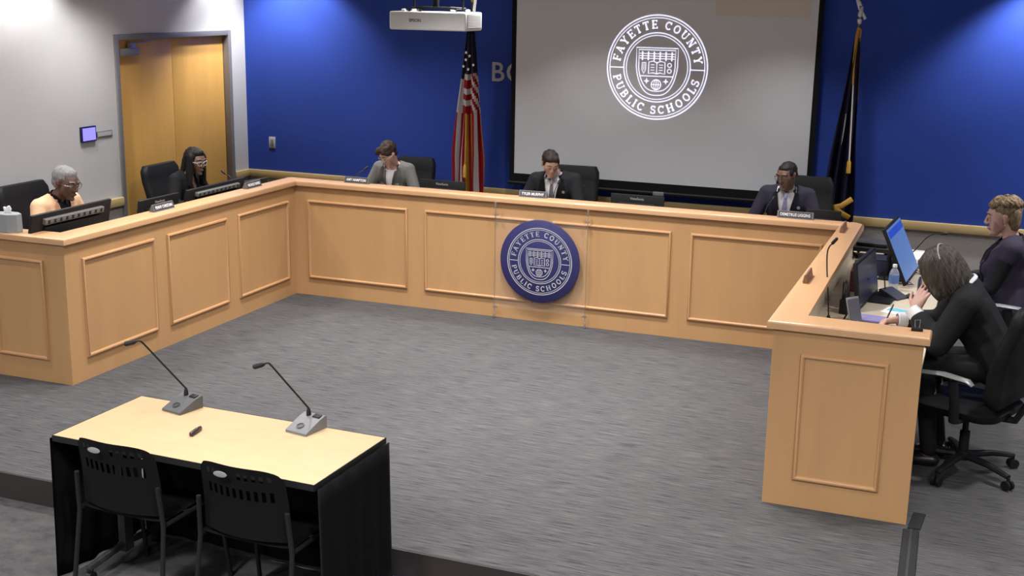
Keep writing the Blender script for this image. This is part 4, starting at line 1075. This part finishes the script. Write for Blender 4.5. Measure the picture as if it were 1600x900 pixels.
    b = new(); tube(b, [Hm @ Vector(p) for p in ((-.023, .086, -.0605), (-.010, .0945, -.0585), (0, .0945, -.060), (.010, .0945, -.0585), (.023, .086, -.0605))], [.002 * s, .004 * s, .004 * s, .004 * s, .002 * s], 6); obj('lips', b, c['lips'], body)
    # ---- clothes
    def deleted(me, fn):
        bb = new(); bb.from_mesh(me); bb.verts.ensure_lookup_table()
        kill = [fc for fc in bb.faces if fn(loc3(fc.calc_center_median()))]
        bmesh.ops.delete(bb, geom=kill, context='FACES')
        bmesh.ops.solidify(bb, geom=list(bb.faces), thickness=.004)
        bb.to_mesh(me); bb.free(); return me
    def loc3(co):
        q = co - P; return (q.dot(ex) / s, q.dot(f) / s, q.dot(u) / s)
    def surf(me):
        return BVHTree.FromPolygons([v.co for v in me.vertices], [p.vertices for p in me.polygons])
    def onto(bvh, x, a, off=.004):
        o_ = L(x, .6, a); h = bvh.ray_cast(o_, -f)
        return (h[0] + f * off) if h[0] is not None else L(x, .12, a)
    def strip(name, bvh, left, right, m, parent, off=.005, th=.003):
        def dens(q):
            o2 = []
            for (xa, aa), (xb, ab) in zip(q, q[1:]):
                for k in range(4): o2.append((xa + (xb - xa) * k / 4, aa + (ab - aa) * k / 4))
            return o2 + [q[-1]]
        left, right = dens(left), dens(right)
        b = new(); A = [b.verts.new(onto(bvh, x, a, off)) for x, a in left]; B = [b.verts.new(onto(bvh, x, a, off)) for x, a in right]
        for i in range(len(A) - 1): b.faces.new((A[i], B[i], B[i + 1], A[i + 1]))
        bmesh.ops.solidify(b, geom=list(b.faces), thickness=th); return obj(name, b, m, parent, angle=50)
    def collar(name, r_, h0, h1, m, parent, gap=40, flare=.012, th=.004):
        b = new(); rows = []
        for k in range(25):
            a = R(90 + gap + (360 - 2 * gap) * k / 24)
            cx, cy = math.cos(a), math.sin(a)
            z_ = .012 * (1 - cy)          # higher at the back
            rows.append([b.verts.new(L(r_ * cx, r_ * .95 * cy - .008, h0 + z_)), b.verts.new(L((r_ - .004) * cx, (r_ - .004) * .95 * cy - .008, h1 + z_)), b.verts.new(L((r_ + flare) * cx, (r_ + flare) * .95 * cy - .008, h0 + (h1 - h0) * .15 + z_))])
        for i in range(24):
            for j in range(2): b.faces.new((rows[i][j], rows[i + 1][j], rows[i + 1][j + 1], rows[i][j + 1]))
        bmesh.ops.solidify(b, geom=list(b.faces), thickness=th); return obj(name, b, m, parent, angle=50)
    top = c['top']
    # under layer
    b = new(); torso(b, .004, arm_to=c.get('shirt_arm', .35)); shirt_me = remesh(b, .010, 2)
    a_cut = top.get('shirt_neck', .475)
    shirt_me = deleted(shirt_me, lambda q: q[2] > a_cut + .025 - max(0, q[1]) * top.get('scoop', .3) and abs(q[0]) < .075)
    shirt = mobj(top.get('shirt_name', 'shirt'), shirt_me, top['shirt'], t, angle=180)
    sb = surf(shirt_me)
    if top.get('collar'):
        collar('collar', .062, .475, .522, top['shirt'], shirt, 20, .004)
        for sd in (1, -1):
            strip('collar_point', sb, [(sd * .014, .485), (sd * .024, .455), (sd * .042, .432)], [(sd * .050, .498), (sd * .050, .475), (sd * .046, .430)], top['shirt'], shirt, .010)
    if top.get('tie'):
        strip('tie', sb, [(-.016, .478), (-.012, .45), (-.028, .30), (-.036, .16), (-.004, .12)], [(.016, .478), (.012, .45), (.028, .30), (.036, .16), (.004, .12)], top['tie'], shirt, .012, .006)
        b = new(); hull(b, [(onto(sb, 0, .468, .014), .017 * s), (onto(sb, 0, .445, .014), .012 * s)]); obj('tie_knot', b, top['tie'], shirt)
    if top.get('lanyard'):
        for sd in (1, -1): strip('lanyard', sb, [(sd * .055, .48), (sd * .035, .35), (sd * .004, .20)], [(sd * .065, .48), (sd * .045, .35), (sd * .014, .20)], top['lanyard'], shirt, .012)
    if top.get('jacket'):
        e = top.get('puff', .016); b = new(); torso(b, e, arm_to=c.get('sleeve', .97)); jm = remesh(b, .0095, 3)
        a0, vw = top.get('v0', .16), top.get('vw', .085)
        def cutj(q):
            x, y, a = q
            if a > .455 and math.hypot(x, y + .01) < .078: return True
            if a > .20 and y > 0 and abs(x) < vw * min(1, (a - a0) / (.48 - a0)) and a > a0: return True
            return False
        jb = surf(jm)
        jm = deleted(jm, cutj)
        jk = mobj(top.get('jacket_name', 'jacket'), jm, top['jacket'], t, angle=180)
        lap = top.get('lapel', top['jacket'])
        if not top.get('no_lapel'):
            for sd in (1, -1):
                inner = []; outer = []
                for a in (a0 + .005, .24, .32, .40, .455, .49):
                    xi = max(.002, vw * min(1, (a - a0) / (.48 - a0)) - .009)
                    wd = .022 + .050 * min(1, (a - a0) / .2) if a < .42 else (.050 if a < .47 else .030)
                    inner.append((sd * xi, a)); outer.append((sd * (xi + wd), a - .004))
                strip('lapel', jb, inner, outer, lap, jk, .006, .004)
            collar('jacket_collar', .082, .462, .500, lap, jk, 48, .016)
        if top.get('pin'):
            b = new(); p0 = onto(jb, *top['pin'][0], .010); lathe(b, [(.013, 0), (.014, .003), (.010, .004)], 14, m=Matrix.Translation(p0) @ (f.to_track_quat('Z', 'Y').to_matrix().to_4x4())); obj('lapel_pin', b, top['pin'][1], jk)
    # cuffs
    if top.get('cuff'):
        for sd in (1, -1):
            S, E_, Wr = arms[sd]; dd = (Wr - E_).normalized()
            b = new(); tube(b, [E_.lerp(Wr, .80), E_.lerp(Wr, .86), Wr + dd * .010, Wr + dd * .012], [.046 * s, .047 * s, .045 * s, .034 * s], 14); obj('cuff', b, top['cuff'], shirt)
    # trousers and shoes
    b = new(); hull(b, [(L(0, 0, -.005), (.172 * s, .128 * s, .10 * s), tor), (L(0, .0, .10), (.155 * s, .112 * s, .05 * s), tor)])
    for sd in (1, -1):
        hp, kn, an = hips[sd]
        hull(b, [(hp, .088 * s), (kn, .062 * s)]); hull(b, [(kn, .062 * s), (an + Vector((0, -.005, .02)), .050 * s)])
    trm = remesh(b, .012, 3); mobj('trousers', trm, c['trousers'], t, angle=180)
    for sd in (1, -1):
        hp, kn, an = hips[sd]
        b = new(); hull(b, [(an + Vector((0, -.035, -.045)), (.036, .038, .038)), (an + Vector((0, .05, -.048)), (.042, .05, .034)), (an + Vector((0, .12, -.062)), (.038, .045, .022))]); obj('shoe', b, mat('shoe_black', (.012, .011, .011), .35), t)
    return t, Hm, body, s, L, arms

def glasses(t, Hm, m, rim=.0022, w_=.026, h_=.018, lens=True):
    b = new()
    for sd in (1, -1):
        pts = [(sd * (.033 + w_ * x), .101 - .012 * abs(x + .2) if True else 0, .004 + h_ * z) for x, z in ((-1, .3), (-.8, .9), (0, 1), (.8, .95), (1, .4), (.9, -.5), (.4, -1), (-.4, -1), (-.9, -.6), (-1, .3))]
        tube(b, [Hm @ Vector(p) for p in pts], rim, 6)
        tube(b, [Hm @ Vector(p) for p in ((sd * .058, .092, .012), (sd * .078, .06, .012), (sd * .083, .0, .010), (sd * .080, -.02, -.004))], rim, 6)
    tube(b, [Hm @ Vector(p) for p in ((-.008, .102, .010), (0, .106, .012), (.008, .102, .010))], rim, 6)
    g = obj('glasses', b, m, t)
    for sd in (1, -1):
        b = new(); vv = [b.verts.new(Hm @ Vector((sd * (.033 + w_ * .95 * math.cos(2 * PI * k / 14)), .099 - .006 * abs(math.cos(2 * PI * k / 14) + .2), .004 + h_ * .95 * math.sin(2 * PI * k / 14)))) for k in range(14)]
        b.faces.new(vv); bmesh.ops.solidify(b, geom=list(b.faces), thickness=.001); obj('lens', b, mat('lens_glass', (.9, .92, .95), .05, alpha=.05, spec=.2), g, False)
    return g

def noisy(me, amp, sc, seed=0, stretch=(1, 1, 1)):
    for v in me.vertices:
        q = Vector((v.co.x * sc * stretch[0] + seed, v.co.y * sc * stretch[1], v.co.z * sc * stretch[2]))
        v.co += v.normal * (amp * mnoise.noise(q))
def hair_cap(t, Hm, m, items, voxel=.006, amp=.004, sc=60, stretch=(1, 1, .3), sm=2, seed=0):
    b = new()
    for it in items: hull(b, it, Hm)
    me = remesh(b, voxel, sm); noisy(me, amp, sc, seed, stretch)
    return mobj('hair', me, m, t, angle=180)
def locks(bm, Hm, N, spec, rnd, wd=.009, th=.004):
    """hanging locks: spec(i, rnd) returns a list of head-space points"""
    for i in range(N):
        pts = spec(i, rnd)
        if not pts: continue
        n = len(pts); sc_ = Hm.to_scale().x
        w1 = wd * rnd.uniform(.7, 1.25) * sc_
        rr = [w1 * (.45 + .9 * math.sin(PI * min(1, .12 + .88 * k / (n - 1))) ** .6) * (1 if k < n - 1 else .35) for k in range(n)]
        tube(bm, [Hm @ Vector(p) for p in pts], [r_ * th / wd for r_ in rr], 6, rb=rr)
def scalp(phi, th, a=.083, bq=.104, cq=.092, c0=(0, -.014, .034)):
    """phi: 0 = face, pi = back of head; th: 0 = crown"""
    return Vector((c0[0] + a * math.sin(th) * math.sin(phi), c0[1] + bq * math.sin(th) * math.cos(phi), c0[2] + cq * math.cos(th)))

LIP_L = mat('lips_light', (.42, .17, .15), .4); LIP_D = mat('lips_dark', (.14, .06, .05), .4)
SK_L = skinmat('skin_light', (.52, .31, .235)); SK_L2 = skinmat('skin_rosy', (.55, .32, .26)); SK_D1 = skinmat('skin_deep', (.115, .062, .048)); SK_D2 = skinmat('skin_brown', (.17, .095, .070)); SK_D3 = skinmat('skin_umber', (.155, .085, .062))
H_GREY = hairmat('hair_grey', (.30, .30, .30), (.13, .13, .13)); H_BLACK = hairmat('hair_black', (.018, .015, .015), (.006, .005, .005)); H_BROWN = hairmat('hair_brown', (.055, .036, .024), (.020, .013, .009))
H_DKB = hairmat('hair_dark_brown', (.035, .026, .022), (.016, .012, .010)); H_FADE = hairmat('hair_black_short', (.020, .019, .018), (.010, .009, .009)); H_BLOND = mat('hair_fair', (.36, .26, .15), .55, spec=.25, noise=((60, 60, 30), .3, (.07, .048, .03), 4)); H_BOB = mat('hair_bob_grey', (.115, .10, .082), .55, spec=.25, noise=((60, 60, 6), .3, (.010, .009, .008), 5))
BR_D = mat('brow_dark', (.015, .012, .01), .7); BR_G = mat('brow_grey', (.2, .19, .18), .7); BR_B = mat('brow_brown', (.07, .045, .03), .7)
C_PEACH = clothmat('peach_blazer', (.74, .47, .29)); C_BLACK = clothmat('black_knit', (.010, .010, .012)); C_NAVYK = clothmat('dark_shirt', (.018, .016, .028)); C_GREYB = clothmat('grey_blazer', (.155, .155, .15)); C_WSHIRT = clothmat('white_shirt', (.70, .70, .74))
C_SUITB = clothmat('black_suit', (.014, .014, .018)); C_SUITN = clothmat('navy_suit', (.024, .022, .040)); C_LAV = clothmat('lavender_tie', (.42, .40, .66), .5); C_TIEP = mat('patterned_tie', (.05, .05, .07), .6, noise=((150, 150, 150), .5, (.45, .43, .5), 1)); C_PUR = clothmat('purple_vest', (.040, .034, .060)); C_TROU = clothmat('dark_trousers', (.012, .012, .014))

# --- 1: man in the peach blazer (door-side wing, near the end)
c1 = dict(skin=SK_D1, lips=LIP_D, brow=BR_G, lean=14, yaw=-4, pitch=14, s=.98, sw=.185, hs=1.1, hands=[(.16, .36, .775), (-.16, .36, .775)], trousers=C_TROU,
          top=dict(shirt=C_NAVYK, collar=True, jacket=C_PEACH, v0=.14, vw=.075))
t, Hm, bd, s_, L_, _ = person('person with short grey hair and glasses in a peach blazer, head bowed', (-1.0, 2.385, 1.125), R(-90), c1)
hair_cap(t, Hm, H_GREY, [[((0, -.022, .044), (.079, .094, .082))], [((0, .012, .075), (.062, .058, .040))], [((0, -.05, -.0), (.072, .06, .06))]], amp=.003)
glasses(t, Hm, mat('glasses_brown', (.12, .05, .03), .3))
# --- 2: woman with long black hair
c2 = dict(skin=SK_D2, lips=LIP_D, brow=BR_D, fem=True, lean=15, yaw=-10, pitch=10, s=.93, sw=.165, hs=1.06, hands=[(.16, .34, .775), (-.16, .34, .775)], trousers=C_TROU,
          top=dict(shirt=C_BLACK, shirt_name='blouse', shirt_neck=.44, scoop=.9, lanyard=M_SILVER, jacket=C_BLACK, v0=.22, vw=.05, no_lapel=True, jacket_name='cardigan'))
t, Hm, bd, s_, L_, _ = person('person with long straight black hair and pale glasses, dressed in black', (-1.0, 4.035, 1.095), R(-90), c2)
b = new()
for it in ([((0, -.022, .046), (.084, .098, .084))], [((0, .02, .082), (.062, .056, .036))], [((0, -.075, .0), (.075, .05, .08)), ((0, -.085, -.15), (.085, .045, .06))],
           [((.075, .01, .03), (.018, .045, .05)), ((.082, .02, -.10), (.022, .04, .05)), ((.085, .035, -.20), (.022, .035, .03))], [((-.075, .01, .03), (.018, .045, .05)), ((-.082, .02, -.10), (.022, .04, .05)), ((-.085, .035, -.20), (.022, .035, .03))]): hull(b, it, Hm)
me = remesh(b, .006, 2); noisy(me, .004, 70, 3, (1, 1, .12)); mobj('hair', me, H_BLACK, t, angle=180)
glasses(t, Hm, mat('glasses_pale', (.6, .52, .5), .3), rim=.003)
# --- 3: woman with cropped brown hair, grey blazer
c3 = dict(skin=SK_L2, lips=LIP_L, brow=BR_B, fem=True, lean=13, yaw=-22, pitch=34, s=.90, sw=.165, neckf=.45, hands=[(.17, .34, .775), (-.17, .34, .775)], trousers=C_TROU,
          top=dict(shirt=C_WSHIRT, shirt_neck=.46, scoop=.4, collar=False, lanyard=mat('lanyard_black', (.02, .02, .025), .6), jacket=C_GREYB, v0=.10, vw=.085))
t, Hm, bd, s_, L_, _ = person('person with cropped brown hair and glasses in a grey blazer over a white top', (.415, 5.0, 1.135), R(180), c3)
h = hair_cap(t, Hm, H_BROWN, [[((0, -.026, .056), (.087, .097, .088))], [((0, -.055, -.01), (.070, .052, .055))], [((.03, .045, .088), (.05, .045, .030)), ((-.03, .03, .092), (.04, .05, .030))], [((.045, .075, .075), (.030, .022, .026)), ((.066, .035, .045), (.016, .03, .03))], [((-.066, .025, .04), (.016, .03, .03)), ((-.03, .07, .08), (.03, .022, .02))]], amp=.008, sc=45, stretch=(1, 1, .5), seed=9)
glasses(t, Hm, mat('glasses_silver', (.6, .6, .62), .25, .5))
# --- 4: man in a black suit, above the seal
c4 = dict(skin=SK_L, lips=LIP_L, brow=BR_B, lean=14, yaw=34, pitch=28, s=.95, hs=1.0, neckf=.35, sw=.19, hands=[(.2, .36, .775), (-.14, .40, .775)], trousers=C_TROU, side=3,
          top=dict(shirt=C_WSHIRT, collar=True, tie=C_TIEP, jacket=C_SUITB, v0=.12, vw=.085, pin=((-.115, .375), mat('pin_grey', (.3, .3, .32), .4))))
t, Hm, bd, s_, L_, _ = person('person with neat dark brown hair in a black suit, looking down above the seal', (1.985, 5.0, 1.155), R(180), c4)
hair_cap(t, Hm, H_DKB, [[((0, -.022, .045), (.0815, .096, .080))], [((0, -.052, -.008), (.073, .056, .058))], [((.02, .030, .080), (.052, .052, .032)), ((-.03, .036, .076), (.038, .044, .030))], [((.066, .022, .030), (.012, .022, .034))], [((-.066, .022, .030), (.012, .022, .034))]], amp=.003, sc=50, seed=4)
# --- 5: man in a navy suit
c5 = dict(skin=SK_D3, lips=LIP_D, brow=BR_D, lean=11, yaw=-26, pitch=14, s=.93, hs=1.03, sw=.18, hands=[(.18, .36, .775), (-.18, .36, .775)], trousers=C_TROU,
          top=dict(shirt=C_WSHIRT, collar=True, tie=C_LAV, jacket=C_SUITN, v0=.10, vw=.085, pin=((-.12, .37), mat('pin_grey', (.3, .3, .32), .4))))
t, Hm, bd, s_, L_, _ = person('person with close-cut black hair and glasses in a navy suit and lavender tie', (4.02, 5.0, 1.192), R(180), c5)
hair_cap(t, Hm, H_FADE, [[((0, -.020, .040), (.0768, .0935, .080))], [((0, .022, .072), (.058, .050, .032))], [((0, -.048, -.0), (.071, .056, .055))], [((.064, .02, .03), (.012, .02, .03))], [((-.064, .02, .03), (.012, .02, .03))]], amp=.0015, sc=90)
glasses(t, Hm, mat('glasses_brown', (.12, .05, .03), .3))
# --- 6: woman with short fair hair, in profile
c6 = dict(skin=SK_L2, lips=LIP_L, brow=BR_B, fem=True, lean=4, yaw=4, pitch=8, s=1.0, sw=.19, hs=1.08, girth=1.28, hands=[(.14, .34, .70), (-.14, .34, .70)], trousers=C_TROU, fine=True, sleeve=.10, shirt_arm=.97,
          top=dict(shirt=C_BLACK, shirt_name='black_top', shirt_neck=.45, scoop=.5, jacket=C_PUR, v0=.02, vw=.05, jacket_name='vest', puff=.022))
t, Hm, bd, s_, L_, _ = person('person with short fair hair seen in profile, in a purple vest over black sleeves', (5.665, 3.85, 1.17), R(90), c6)
rnd = random.Random(5); b = new()
for it in ([((0, -.026, .05), (.084, .096, .082))], [((0, -.058, .03), (.080, .058, .06)), ((0, -.060, -.05), (.066, .042, .045))], [((0, .03, .088), (.06, .055, .028))]): hull(b, it, Hm)
def short_lock(i, r_):
    phi = r_.uniform(.25, 2 * PI - .25); top_ = r_.uniform(.15, .7); ln = r_.uniform(.45, .8)
    if min(phi, 2 * PI - phi) < 1.0: ln = min(ln, .55)
    pts = []
    for k in range(5):
        th = top_ + ln * k / 4 + .15; ph = phi + .25 * math.sin(k * .8 + i)
        p = scalp(ph, th, .084, .102, .090, (0, -.022, .048)); pts.append(p * (1 + .03 * math.sin(k * 1.2)))
    return pts
locks(b, Hm, 150, short_lock, rnd, .010, .006)
obj('hair', b, H_BLOND, t, angle=180)
b = new(); hull(b, [((.080, -.004, -.04), .006)], Hm); hull(b, [((-.080, -.004, -.04), .006)], Hm); obj('earrings', b, M_GOLDM, t)
# --- 7: woman with a grey-brown bob, resting her cheek on her hand and writing
hx, hy, hz = 5.345, 2.06, 1.125
c7 = dict(skin=SK_L2, lips=LIP_L, brow=BR_B, fem=True, lean=30, yaw=-16, pitch=30, hroll=-8, s=.97, sw=.175, hs=1.06, neckf=.35, fine=True, side=-4,
          hands=[(.14, .56, .785), (-.105, .475, .905)], poles={1: (.5, -.2, -.8), -1: (-.5, -.5, -.7)}, sleeve=.84,
          handpose={1: dict(d=(-.35, .9, -.12), n=(.3, .2, .9), curl=.75, thumb=1.2), -1: dict(d=(.34, -.34, .88), n=(-.75, .55, .25), curl=.16, thumb=.9)}, hands_s=1.12, trousers=C_TROU, legs=(.38, .30, .40, .34),
          top=dict(shirt=C_WSHIRT, shirt_neck=.47, collar=False, jacket=C_BLACK, v0=.36, vw=.05, no_lapel=True, jacket_name='sweater', cuff=C_WSHIRT, puff=.030))
t7, Hm, bd, s_, L_, arms7 = person('person with a grey-brown bob, cheek on hand, writing, in a black sweater', (hx, hy, hz), R(90), c7)
rnd = random.Random(11); b = new()
for it in ([((0, -.026, .046), (.092, .104, .088))], [((0, -.07, .0), (.088, .06, .08)), ((0, -.072, -.09), (.088, .055, .035))],
           [((.078, .005, .03), (.020, .055, .05)), ((.085, .012, -.09), (.022, .045, .03))], [((-.078, .005, .03), (.020, .055, .05)), ((-.085, .012, -.09), (.022, .045, .03))], [((0, .035, .086), (.066, .05, .030))]): hull(b, it, Hm)
me = remesh(b, .007, 3); hb = new(); hb.from_mesh(me)
def bob_lock(i, r_):
    phi = r_.uniform(.75, 2 * PI - .75); th0 = r_.uniform(.05, .9); pts = []
    end = -.125 + r_.uniform(-.014, .02)
    for k in range(5):
        th = th0 + (PI / 2 - th0) * k / 4; p = scalp(phi + .05 * math.sin(i), th, .096, .110, .094, (0, -.024, .044)); pts.append(p)
    last = pts[-1]; gg = r_.uniform(.9, 1.08)
    for k in range(1, 6):
        q = k / 5; pts.append(Vector((last.x * (1 + .10 * math.sin(PI * q) * gg), last.y * (1 + .08 * math.sin(PI * q)) - .0, last.z + (end - last.z) * q)))
    return pts
locks(hb, Hm, 230, bob_lock, rnd, .011, .005)
ho = obj('hair', hb, H_BOB, t7, angle=180)
b = new(); tube(b, [Hm @ (scalp(ph, th, .105, .119, .102, (0, -.024, .046))) for ph, th in ((2.0, 1.25), (2.05, 1.0), (2.2, .7), (2.6, .45), (3.14, .38), (-2.6, .45), (-2.2, .7), (-2.05, 1.0), (-2.0, 1.25))], .0035, 6, rb=.005); obj('crown_strip', b, mat('crown_strip_grey', (.30, .31, .28), .4), t7)  # thin grey strip laid over the hair, across the crown to both sides
# white collar line of the sweater
b = new(); pts = []
for k in range(17):
    a = R(100 + 340 * k / 16 + 0); pts.append(L_(.092 * math.cos(a), .090 * math.sin(a) - .014, .505 + .012 * (1 - math.sin(a))))
tube(b, pts, .012, 8, rb=.006); obj('sweater_collar', b, C_WSHIRT, t7)
b = new(); S, E_, Wr = arms7[1]; dd = (Wr - E_).normalized(); lathe(b, [(.030, -.005), (.034, -.004), (.034, .004), (.030, .005)], 18, m=Matrix.Translation(Wr + dd * .012) @ dd.to_track_quat('Z', 'Y').to_matrix().to_4x4()); obj('bracelet', b, M_STEEL, t7)
pw = Matrix.Rotation(R(90), 3, 'Z') @ (Wr) + Vector(t7.location)
pn = thing('pen', 'dark pen held in the writing hand on the staff desk', 'pen', (pw.x - .085, pw.y - .028, DZ_ + .004), R(20))
b = new(); tube(b, [(0, 0, 0), (.006, .004, .012), (.05, .035, .10), (.06, .042, .12)], [.001, .005, .005, .004], 8); obj('barrel', b, mat('pen_dark', (.05, .05, .055), .3), pn)

# --- the chairs they sit on
office_chair((-1.14, 2.44, 0), R(-90), 'black high-back chair behind the person in the peach blazer', .43, 1.08, .28)
office_chair((-1.12, 4.15, 0), R(-88), 'black high-back chair before the wooden door', .42, 1.03, .27)
office_chair((.44, 5.19, 0), R(180), 'black high-back chair behind the person in the grey blazer', .42, 1.05, .21)
office_chair((2.06, 5.19, 0), R(183), 'black high-back chair before the projection screen', .42, 1.075, .23)
office_chair((4.10, 5.15, 0), R(180), 'black high-back chair beside the dark navy flag', .43, 1.13, .25)
office_chair((5.72, 3.86, 0), R(90), 'black chair under the person with short fair hair', .43, .98, .26, pads=M_GREYPL)
M_PAD = mat('arm_pad_grey', (.13, .135, .135), .3)
office_chair((5.57, 2.0, 0), R(68), 'black swivel chair in the right foreground with grey arm pads', .44, 1.04, .27, spin=R(36), pads=M_PAD, back=-.22)
